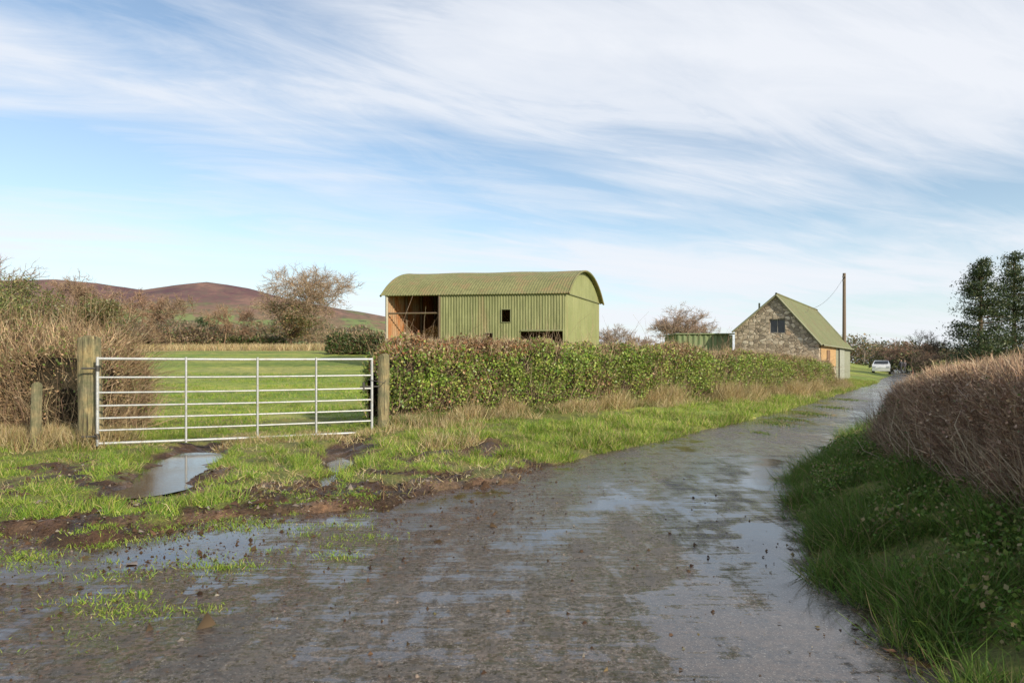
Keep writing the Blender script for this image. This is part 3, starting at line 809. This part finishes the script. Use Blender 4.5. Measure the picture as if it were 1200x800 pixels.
sidepanel('upper_boarding',.5,6.0,1.1,eR-.05,M_tan,.03)
corr('side_cladding',S0+uS*6.2,uS,0,Ls-6.2,zs0,eR,M_grey,se,.2,.02)
sidepanel('stable_door',2.4,3.5,.0,2.0,simple('brown_door',(.2,.11,.06),.7,0,5,.3,.2),.06)
sidepanel('sliding_door',7.2,9.4,.0,2.15,simple('pale_door',(.32,.33,.28),.7,0,4,.25,.1),.08)
mesh_py('left_wall',[sp(Ws,0,zs0),sp(Ws,Ls,zs0),sp(Ws,Ls,eL),sp(Ws,0,eL)],[(0,1,2,3)],ms,se)
mesh_py('back_wall',[sp(0,Ls,zs0),sp(Ws,Ls,zs0),sp(Ws,Ls,eL),sp(uA,Ls,zA),sp(0,Ls,eR)],[(0,1,2,3,4)],ms,se)
M_sroof=corrugated_mat('green_corrugated_roof',(.175,.185,.085),(.225,.235,.115),(.18,.15,.08),.5,1)
def slope(name,uA_,zA_,uB_,zB_,ov):
    ls=np.linspace(-.12,Ls+.15,int(Ls/.15*6));o=np.sin(ls*2*math.pi/.15)*.015
    du=uB_-uA_;dz=zB_-zA_;uB2=uB_+du*ov;zB2=zB_+dz*ov
    V=np.array([sp(uA_,l,zA_+.05+q) for l,q in zip(ls,o)]+[sp(uB2,l,zB2+.05+q) for l,q in zip(ls,o)])
    m_=len(ls);i=np.arange(m_-1)
    mesh_np(name,V,np.stack([i,i+1,i+1+m_,i+m_],1),None,None,M_sroof,se,True)
slope('roof_lane_side',uA,zA,0,eR,.08);slope('roof_field_side',uA,zA,Ws,eL,.06)
beam('ridge_cap',sp(uA,-.14,zA+.07),sp(uA,Ls+.1,zA+.07),.06,M_sroof,se)
M_barge=simple('pale_bargeboard',(.26,.26,.17),.8)
beam('bargeboard',sp(uA,-.13,zA+.0),sp(-.15,-.13,eR-.17),.05,M_barge,se);beam('bargeboard',sp(uA,-.13,zA+.0),sp(Ws+.12,-.13,eL-.1),.05,M_barge,se)
beam('gutter',sp(-.22,-.1,eR-.17),sp(-.22,Ls,eR-.17),.05,M_barge,se)
beam('flue',sp(uA+.95,.35,zA-1.1),sp(uA+.95,.35,zA-.35),.05,M_barge,se)

# corrugated shed
sh=empty('corrugated_shed')
A=np.array([9.25,38.2]);uu=np.array([1,0.02]);uu/=np.linalg.norm(uu)
corr('front_wall',A,uu,0,3.1,0.0,2.85,M_shed,sh,.3,.05)
corr('side_wall',A,np.array([0,1.]),0,3,0.0,2.85,M_shed,sh,.3,.05)
box('roof',(A[0]+1.55,A[1]+1.5,2.92),(3.3,3.2,.06),M_shed,sh)

# utility pole
up=empty('utility_pole')
g=Geo();pb=np.array([21.9,45.0]);prisms(g,[(pb[0],pb[1],-.2)],[(pb[0],pb[1],7.2)],[.13],[.095],(1,1,1),12);g.obj('pole',simple('creosoted_pole',(.17,.125,.09),.85,0,5,.3,.3),up,True)
beam('bracket',(pb[0]-.05,pb[1]-.15,6.9),(pb[0]+.05,pb[1]+.15,6.9),.06,md,up)
for z in(6.95,6.7): box('insulator',(pb[0]-.13,pb[1]-.12,z),(.07,.07,.12),md,up)
def wire(A,B,sag):
    A=np.array(A);B=np.array(B);pts=[A+(B-A)*t-np.array([0,0,sag*4*t*(1-t)]) for t in np.linspace(0,1,14)]
    tube('wire',pts,.008,md,up,5)
wire((pb[0],pb[1],7.0),(17.2,39.2,4.4),.4)

# ---------------------------------------------------------------- trees
def grow(rng,segs,p,d,l,r,lev,maxl,spread,up):
    n=3 if lev==0 else 2
    q=p
    for i in range(n):
        d=d+rng.normal(0,.09+.03*lev,3)+np.array([0,0,up]);d/=np.linalg.norm(d)
        r2=r*(.9 if lev else .86)
        q2=q+d*l/n
        segs.append((q,q2,r,r2));q=q2;r=r2
        if lev>=1 and lev<maxl and i<n-1:
            dd=d+rng.normal(0,spread,3);dd/=np.linalg.norm(dd);grow(rng,segs,q,dd,l*.7,r*.55,lev+1,maxl,spread,up)
    if lev<maxl:
        k=rng.integers(3,5) if lev<2 else rng.integers(2,4)
        for j in range(k):
            dd=d+rng.normal(0,spread,3);dd/=np.linalg.norm(dd)
            grow(rng,segs,q,dd,l*rng.uniform(.62,.85),r*rng.uniform(.55,.72),lev+1,maxl,spread,up)
def bare_tree(seed,x,y,Ht,rot=0,maxl=5,spread=.5,col_=(.24,.18,.13),rmin=.014,z=None,wid=None,name='bare_tree',ivy=0):
    rng=np.random.default_rng(seed);segs=[]
    grow(rng,segs,np.zeros(3),np.array([0,0,1.]),.8,.09,0,maxl,spread,.05)
    A=np.array([s[0] for s in segs]);B=np.array([s[1] for s in segs]);ra=np.array([s[2] for s in segs]);rb=np.array([s[3] for s in segs])
    k=Ht/np.percentile(B[:,2],99.7);A*=k;B*=k;ra=np.maximum(ra*k*.6,rmin);rb=np.maximum(rb*k*.6,rmin*.8)
    z=Hh(np.array([x]),np.array([y]))[0]-.05 if z is None else z
    cr,sr=math.cos(rot),math.sin(rot)
    wcur=np.percentile(B[:,0]*cr-B[:,1]*sr,98)-np.percentile(B[:,0]*cr-B[:,1]*sr,2)
    wd=(wid/wcur) if wid else 1
    M=np.array([[cr*wd,-sr*wd,0],[sr*wd,cr*wd,0],[0,0,1]])
    A=A@M.T+np.array([x,y,z]);B=B@M.T+np.array([x,y,z])
    g=Geo();cc=pick([col_,[q*.7 for q in col_],[q*1.3 for q in col_]],len(A),.15)
    prisms(g,A,B,ra,rb,cc,3)
    tip=B[rb<=np.percentile(rb,60)]
    if len(tip)>6000: tip=tip[R.choice(len(tip),6000,replace=False)]
    tip=np.repeat(tip,2,0)
    D=unit(R.normal(0,1,tip.shape)+unit(tip-np.array([x,y,z+Ht*.4]))*1.0)*R.uniform(.03,.075,len(tip))[:,None]*Ht
    ribbons(g,tip,D,rmin*1.3,pick([col_,[q*1.4 for q in col_]],len(tip),.2))
    ob=g.obj(name,M_twig)
    if ivy:
        g=Geo();k=R.choice(len(A),ivy);P=A[k]+R.normal(0,.035*Ht,(ivy,3));P=P[P[:,2]-z<Ht*.62]
        leaves(g,P,.16,pick([(.08,.11,.035),(.11,.14,.045),(.18,.15,.06)],len(P),.25));g.obj('ivy',M_leaf,ob)
    return ob
def clump_tree(name,x,y,zb_,Ht,wid,n,leaf,pal,seed,ncl=30,z=None,low=.15):
    z=float(Hh(np.array([x]),np.array([y]))[0]) if z is None else z
    g=Geo();rng=np.random.default_rng(seed)
    cs=[]
    while len(cs)<ncl:
        q=rng.uniform(-1,1,3)
        if np.dot(q,q)<1: cs.append(q)
    cs=np.array(cs);cen=np.stack([x+cs[:,0]*wid*.42,y+cs[:,1]*wid*.42,z+Ht*(low+(1-low)*(.5+.46*cs[:,2]))],1)
    rad=rng.uniform(.1,.24,ncl)*wid
    i=R.integers(0,ncl,n);d=unit(R.normal(size=(n,3)));rr=R.random(n)**.4
    P=cen[i]+d*(rad[i]*rr)[:,None]*np.array([1,1,.75])
    kk=P[:,2]>z;P=P[kk];i=i[kk]
    leaves(g,P,leaf,pick(pal,len(P),.25)*(.7+.6*rng.random(ncl)[i])[:,None])
    ob=g.obj(name,M_leaf)
    g=Geo();A=np.array([[x,y,z-.2]])
    prisms(g,A,A+np.array([[0,0,Ht*.6]]),[wid*.035],[wid*.015],(.13,.09,.06),7)
    prisms(g,np.repeat(np.array([[x,y,z+Ht*.2]]),ncl,0),cen,np.full(ncl,wid*.012),np.full(ncl,.02),np.tile((.13,.09,.06),(ncl,1)),4)
    g.obj('trunk',M_twig,ob);return ob
bare_tree(11,-22.3,75,9.1,.3,6,.62,(.30,.22,.15),.016,wid=7.8,ivy=2600)
clump_tree('ivy_tree',-23.0,71,0,5.0,6.4,5000,.2,[(.15,.16,.06),(.24,.18,.08),(.11,.14,.045),(.3,.2,.1)],5,26)
clump_tree('holly_tree',-40,89,0,4.3,3.8,3500,.2,[(.04,.065,.022),(.055,.085,.027)],6,18)
clump_tree('holly_tree',-43,90,0,3.0,2.6,2500,.2,[(.04,.065,.022),(.055,.085,.027)],7,14)
clump_tree('evergreen_tree',-43,58,0,6.4,10,9000,.2,[(.15,.18,.06),(.23,.2,.08),(.12,.15,.045)],8,34)
clump_tree('evergreen_tree',-37,60,0,4.9,7,7000,.2,[(.15,.17,.06),(.22,.17,.08)],9,24)
clump_tree('evergreen_tree',-47,62,0,7.4,8,6000,.22,[(.17,.19,.06),(.25,.2,.09)],10,24)
bare_tree(12,-46,60,8.2,1,5,.6,(.26,.19,.13),.018,wid=7)
bare_tree(20,-40,64,6.8,2,5,.6,(.26,.18,.12),.018,wid=6)
bare_tree(13,-36,63,5.8,2,5,.65,(.28,.18,.12),.018,wid=5)
bare_tree(14,-33,66,5.2,.5,5,.65,(.24,.17,.11),.018,wid=5)
bare_tree(21,-29.5,70,4.4,.5,5,.65,(.26,.17,.11),.018,wid=5)
bare_tree(15,28.3,118,11.0,.5,6,.6,(.30,.22,.17),.025,z=0,wid=9)
bare_tree(16,33,122,9.0,1.5,5,.6,(.28,.2,.16),.025,z=0,wid=7)
bare_tree(19,14.5,100,6.8,2.5,5,.6,(.26,.2,.15),.022,z=0,wid=5)
bare_tree(22,19,105,6.0,2.5,5,.6,(.28,.2,.15),.022,z=0,wid=5)
bare_tree(17,38.5,63,4.2,.9,5,.55,(.17,.13,.1),.012,z=0,wid=4)
bare_tree(18,44,75,3.9,.2,5,.55,(.28,.18,.13),.016,z=0,wid=4.5)
# conifers
def conifer(x,y,Ht,wid,seed,nb=150):
    rng=np.random.default_rng(seed);g=Geo();gt=Geo()
    prisms(gt,[(x,y,-.2)],[(x,y,Ht*.97)],[.26],[.03],(.13,.09,.06),8)
    for b_i in range(nb):
        f=rng.uniform(.06,.98);z=Ht*f
        Lb=wid*.5*(1.05-f)**.62*rng.uniform(.45,1.15)
        if f<.2:Lb*=.8
        a=rng.uniform(0,2*math.pi);d=np.array([math.cos(a),math.sin(a),rng.uniform(.0,.4)])
        tip=np.array([x,y,z])+d*Lb
        prisms(gt,[(x,y,z)],[tip],[.05],[.012],(.13,.09,.06),4)
        m_=int(60+150*Lb/wid*2)
        t=rng.random(m_)**.6;t=.25+.75*t
        P=np.array([x,y,z])+d*(Lb*t)[:,None]+rng.normal(0,1,(m_,3))*np.array([.28,.28,.15])*(.6+.5*Lb)
        leaves(g,P,.2,pick([(.045,.07,.028),(.06,.09,.035),(.11,.13,.055),(.03,.05,.02)],m_,.25),.4)
    ob=g.obj('conifer_tree',M_leaf);gt.obj('trunk',M_twig,ob)
conifer(41.2,60,10.6,6.0,1);conifer(45.6,62,11.4,6.4,2,160);conifer(51,64,9,6,3)

def belt(name,path,hmin,hmax,n,leaf,pal,wt,nb,seed,zb=None,tw=.05):
    path=np.array(path,float);seg=np.linalg.norm(np.diff(path,axis=0),axis=1);cum=np.concatenate([[0],np.cumsum(seg)]);L_=cum[-1]
    g=Geo()
    env=lambda t:hmin+(hmax-hmin)*sstep(.3,.75,fbm(t/ (hmax*2.2),t*0+seed,0,seed,4))
    t=R.random(n)*L_;x=np.interp(t,cum,path[:,0]);y=np.interp(t,cum,path[:,1])
    e=env(t);z=zb if zb is not None else Hh(x,y)
    q=R.random(n)**.8;dpt=R.normal(0,hmax*.35,n)
    P=np.stack([x+R.normal(0,leaf,n),y+dpt,z+e*q*(.8+.4*vn(t/leaf/3,q*4,0,seed))],1)
    tone=.6+.8*vn(t/hmax*1.5,q*1.5,0,seed+2)
    leaves(g,P,leaf,pick(pal,n,.2,wt)*tone[:,None],.8)
    t=R.random(nb)*L_;x=np.interp(t,cum,path[:,0]);y=np.interp(t,cum,path[:,1]);e=env(t)
    z=zb if zb is not None else Hh(x,y)
    P=np.stack([x,y+R.normal(0,hmax*.3,nb),z+e*R.uniform(.2,.8,nb)],1)
    D=unit(np.stack([R.normal(0,.5,nb),R.normal(0,.5,nb),np.ones(nb)],1))*(e*R.uniform(.3,.55,nb))[:,None]
    ribbons(g,P,D,tw,pick([(.24,.18,.13),(.3,.22,.16),(.18,.13,.1)],nb,.2))
    g.obj(name,M_leaf)
bp=[(.13,.16,.065),(.22,.17,.1),(.28,.2,.12),(.09,.12,.05)]
belt('distant_trees',[(6,85),(24,92),(34,100)],1.8,3.8,16000,.3,bp,[.3,.25,.2,.25],6000,3,zb=0,tw=.03)
belt('distant_trees',[(10,160),(60,170),(140,165),(190,170)],2.5,7.5,26000,.6,bp,[.25,.3,.25,.2],9000,4,zb=0,tw=.07)
belt('distant_trees',[(50,94),(58,90),(85,92)],1.5,4.2,12000,.35,bp,[.35,.25,.15,.25],4000,5,zb=0,tw=.04)
belt('distant_trees',[(-95,100),(-60,104),(-30,100),(-12,96)],.5,3.2,16000,.3,bp,[.2,.3,.35,.15],8000,6,tw=.04)
belt('distant_trees',[(-150,190),(-90,200),(-40,190),(0,185),(40,200)],.8,6,18000,.6,bp,[.25,.3,.3,.15],10000,7,tw=.09)
belt('distant_trees',[(-330,420),(-200,400),(-100,420),(30,410)],1,10,18000,1.3,bp,[.4,.25,.2,.15],7000,8,tw=.2)
belt('distant_trees',[(-420,620),(-200,600),(-60,640),(30,600)],1,11,16000,1.8,bp,[.4,.25,.2,.15],4000,18,tw=.3)
belt('distant_trees',[(-60,61),(-46,62),(-36,66),(-30,70)],1.6,3.8,18000,.24,bp,[.25,.3,.35,.1],12000,9,tw=.025)
belt('distant_trees',[(40,330),(140,340),(300,330),(420,340)],5,11,16000,1.3,[(.13,.16,.13),(.18,.17,.14),(.2,.18,.17)],None,4000,10,zb=0,tw=.2)

# hills
mh,nt,b=newmat('heather_hillside')
v=pos(nt);sepz=N(nt,'ShaderNodeSeparateXYZ');nt.links.new(v,sepz.inputs[0])
f=noise(nt,.011,10,v,.66);f2=noise(nt,.05,8,v,.72)
heath=mix(nt,ramp(nt,[(.4,0),(.6,1)],f),(.125,.07,.08),(.25,.15,.12))
heath=mix(nt,ramp(nt,[(.47,0),(.58,.8)],f2),heath,(.14,.105,.09))
low=mix(nt,ramp(nt,[(.47,0),(.53,1)],noise(nt,.012,5,v)),(.18,.23,.09),(.21,.15,.1))
low=mix(nt,ramp(nt,[(.53,0),(.6,.9)],f2),low,(.09,.10,.06))
zz_=math_(nt,'ADD',math_(nt,'DIVIDE',sepz.outputs[2],200),math_(nt,'MULTIPLY',math_(nt,'SUBTRACT',f,.5),.7))
nt.links.new(mix(nt,ramp(nt,[(.46,0),(.64,1)],zz_),low,heath),b.inputs['Base Color'])
b.inputs['Roughness'].default_value=.95;b.inputs['Specular IOR Level'].default_value=.1
px=np.array([-700,-400,-200,-50,60,110,165,240,290,330,400,450,520,620,720]);ph=np.array([40,75,90,97,99,95,87,95,88,78,63,54,38,14,0])
xs=np.linspace(-2600,300,180);ys=np.linspace(800,2400,70)
X,Y,Q=gridmesh(xs,ys)
rid=np.interp(X/2.0+600,px,ph)*2.0
pr_=np.where(Y<1600,np.clip((Y-800)/800,0,1)**1.25,np.clip(1-((Y-1600)/1000)**2,0,1))
Z=rid*pr_+(fbm(X/180,Y/180,0,99,5)-.5)*34*np.clip(rid/80,0,1)*(1-.7*pr_)-8*(1-pr_)
mesh_np('hills',np.stack([X,Y,Z],1),Q,None,None,mh,None,True)

# ---------------------------------------------------------------- car and walkers far down the lane
ca=empty('parked_car')
mc=simple('white_car_paint',(.75,.76,.78),.3,0,2,.03,0)
mbk=simple('tyre_rubber',(.03,.03,.03),.8)
prof=[(-2.0,.35),(-2.05,.75),(-1.95,1.0),(-1.3,1.05),(-.7,1.45),(1.0,1.5),(1.75,1.05),(2.0,.9),(2.05,.4)]
cx,cy=40.6,75.0;hd=math.radians(60)
def cp(l,w,z): return (cx+math.cos(hd)*l-math.sin(hd)*w,cy+math.sin(hd)*l+math.cos(hd)*w,z+.06)
V=[];F=[];k=len(prof)
for w,sh_ in((-.85,1),(.85,1)):
    for l,z in prof: V.append(cp(l,w*(1 if z<1.1 else .8),z))
F.append(tuple(range(k)));F.append(tuple(range(2*k-1,k-1,-1)))
for i in range(k): F.append((i,(i+1)%k,k+(i+1)%k,k+i))
mesh_py('body',V,F,mc,ca)
mesh_py('windscreen',[cp(-1.26,-.68,1.13),cp(-1.26,.68,1.13),cp(-.78,.62,1.44),cp(-.78,-.62,1.44)],[(0,1,2,3)],mgl,ca)
for s_ in(-1,1):
    mesh_py('side_window',[cp(-.9,s_*.87,1.08),cp(1.3,s_*.87,1.08),cp(.9,s_*.72,1.42),cp(-.6,s_*.72,1.42)],[(0,1,2,3)],mgl,ca)
    for l in(-1.3,1.3):
        tube('wheel',[cp(l,s_*.7,.31),cp(l,s_*.9,.31)],.32,mbk,ca,14)
        mesh_py('hub',[cp(l+.2*math.cos(a),s_*.905,.31+.2*math.sin(a)) for a in np.linspace(0,6.28,9)[:-1]],[tuple(range(8))],mgv,ca)
    mesh_py('headlight',[cp(-2.07,s_*.5,.7),cp(-2.07,s_*.8,.7),cp(-2.03,s_*.8,.88),cp(-2.03,s_*.5,.88)],[(0,1,2,3)],mgv,ca)
def person(x,y,c,yaw,h=1.72):
    me=bpy.data.meshes.new('person')
    J=[(0,0,.93),(0,0,1.15),(0,0,1.4),(0,0,1.5),(0,0,1.6),(0,0,1.72), (.1,0,.88),(.12,.12,.48),(.12,.05,.08),(.12,.2,.04), (-.1,0,.88),(-.12,-.1,.5),(-.12,-.28,.1),(-.12,-.15,.04), (.19,0,1.4),(.25,-.08,1.12),(.24,.06,.88),(-.19,0,1.4),(-.25,.06,1.12),(-.24,.18,.9)]
    E=[(0,1),(1,2),(2,3),(3,4),(4,5),(0,6),(6,7),(7,8),(8,9),(0,10),(10,11),(11,12),(12,13),(2,14),(14,15),(15,16),(2,17),(17,18),(18,19)]
    rad=[.15,.15,.17,.065,.1,.09,.1,.07,.05,.045,.1,.07,.05,.045,.075,.05,.04,.075,.05,.04]
    me.from_pydata(J,E,[]);ob=bpy.data.objects.new('person',me);col.objects.link(ob)
    m_=ob.modifiers.new('s','SKIN')
    for i,r_ in enumerate(rad):
        me.skin_vertices[0].data[i].radius=(r_,r_*.75 if i<3 else r_)
    me.skin_vertices[0].data[0].use_root=True
    ob.modifiers.new('sub','SUBSURF').levels=1;ob.modifiers['sub'].render_levels=1
    m,nt,b=newmat('clothes_person');tc=N(nt,'ShaderNodeTexCoord');sx=N(nt,'ShaderNodeSeparateXYZ');nt.links.new(tc.outputs['Object'],sx.inputs[0])
    nt.links.new(ramp(nt,[(0,(.02,.02,.025)),(.49,(.025,.03,.05)),(.5,c),(.83,c),(.84,(.4,.25,.18)),(.93,(.4,.25,.18)),(.94,(.05,.03,.02))],math_(nt,'DIVIDE',sx.outputs[2],1.8)),b.inputs['Base Color'])
    for n_ in nt.nodes:
        if n_.type=='VALTORGB': n_.color_ramp.interpolation='CONSTANT'
    me.materials.append(m);ob.location=(x,y,.02);ob.rotation_euler=(0,0,yaw);ob.scale=(h/1.8,)*3
person(45.6,80.0,(.03,.03,.04),.5);person(46.6,81.0,(.05,.04,.05),.4,1.65)

# ---------------------------------------------------------------- world, sun, camera
el=math.radians(24);az=math.radians(139)
w=bpy.data.worlds.new('World');scn.world=w;w.use_nodes=True;nt=w.node_tree
bg=nt.nodes['Background'];bg.inputs['Strength'].default_value=.15
sky=N(nt,'ShaderNodeTexSky',sky_type='NISHITA');sky.sun_disc=False;sky.sun_elevation=el;sky.sun_rotation=az
sky.air_density=1.0;sky.dust_density=.5;sky.ozone_density=1.5
tc=N(nt,'ShaderNodeTexCoord');sx=N(nt,'ShaderNodeSeparateXYZ');nt.links.new(tc.outputs['Generated'],sx.inputs[0])
zc=math_(nt,'ADD',math_(nt,'MAXIMUM',sx.outputs[2],0.0),.13)
cu=math_(nt,'DIVIDE',sx.outputs[0],zc);cv=math_(nt,'DIVIDE',sx.outputs[1],zc)
cb=N(nt,'ShaderNodeCombineXYZ');nt.links.new(cu,cb.inputs[0]);nt.links.new(cv,cb.inputs[1])
def cl(scale,rotd,sc_,detail,dist,rough=.6,loc=(0,0,0)):
    m=N(nt,'ShaderNodeMapping');m.inputs['Scale'].default_value=sc_;m.inputs['Location'].default_value=loc
    m2=N(nt,'ShaderNodeMapping');m2.inputs['Rotation'].default_value=(0,0,math.radians(rotd))
    nt.links.new(cb.outputs[0],m2.inputs[0]);nt.links.new(m2.outputs[0],m.inputs[0])
    return noise(nt,scale,detail,m.outputs[0],rough,dist)
c1=cl(.85,-14,(.42,1.3,1),9,.6,.56,(3,1,0))
c2=cl(2.6,-26,(.40,1.4,1),9,1.0,.64,(1,7,0))
c3=cl(.6,-5,(.7,1.0,1),4,.3,.45,(5,2,0))
s1=math_(nt,'ADD',math_(nt,'MULTIPLY',c1,.55),math_(nt,'MULTIPLY',c2,.26))
s1=math_(nt,'ADD',s1,math_(nt,'MULTIPLY',c3,.42))
cm=ramp(nt,[(.525,0),(.59,.34),(.66,.78),(.74,.95)],s1)
hz=ramp(nt,[(0,.7),(.06,.5),(.2,.16),(.5,.03)],sx.outputs[2])
skb=mix(nt,1.0,sky.outputs[0],(1.2,1.17,1.12),'MULTIPLY')
sk=mix(nt,hz,skb,(4.7,5.6,6.5))
fin=mix(nt,cm,sk,(5.95,6.15,6.55))
nt.links.new(fin,bg.inputs['Color'])
sl=bpy.data.lights.new('sun','SUN');sl.energy=5.0;sl.angle=math.radians(.6);sl.color=(1,.9,.70)
so=bpy.data.objects.new('sun',sl);col.objects.link(so)
d=Vector((math.sin(az)*math.cos(el),math.cos(az)*math.cos(el),math.sin(el)))
so.rotation_euler=d.to_track_quat('Z','Y').to_euler()
cam=bpy.data.cameras.new('camera');co=bpy.data.objects.new('camera',cam);col.objects.link(co)
cam.lens=24;cam.sensor_width=36;cam.shift_y=25/1200;cam.clip_end=8000;cam.clip_start=.05
co.location=(0,0,1.3);co.rotation_euler=(math.radians(90),0,0)
scn.camera=co
scn.view_settings.view_transform='Standard';scn.view_settings.look='None';scn.view_settings.exposure=0
print('verts',sum(len(o.data.vertices) for o in bpy.data.objects if o.type=='MESH'))
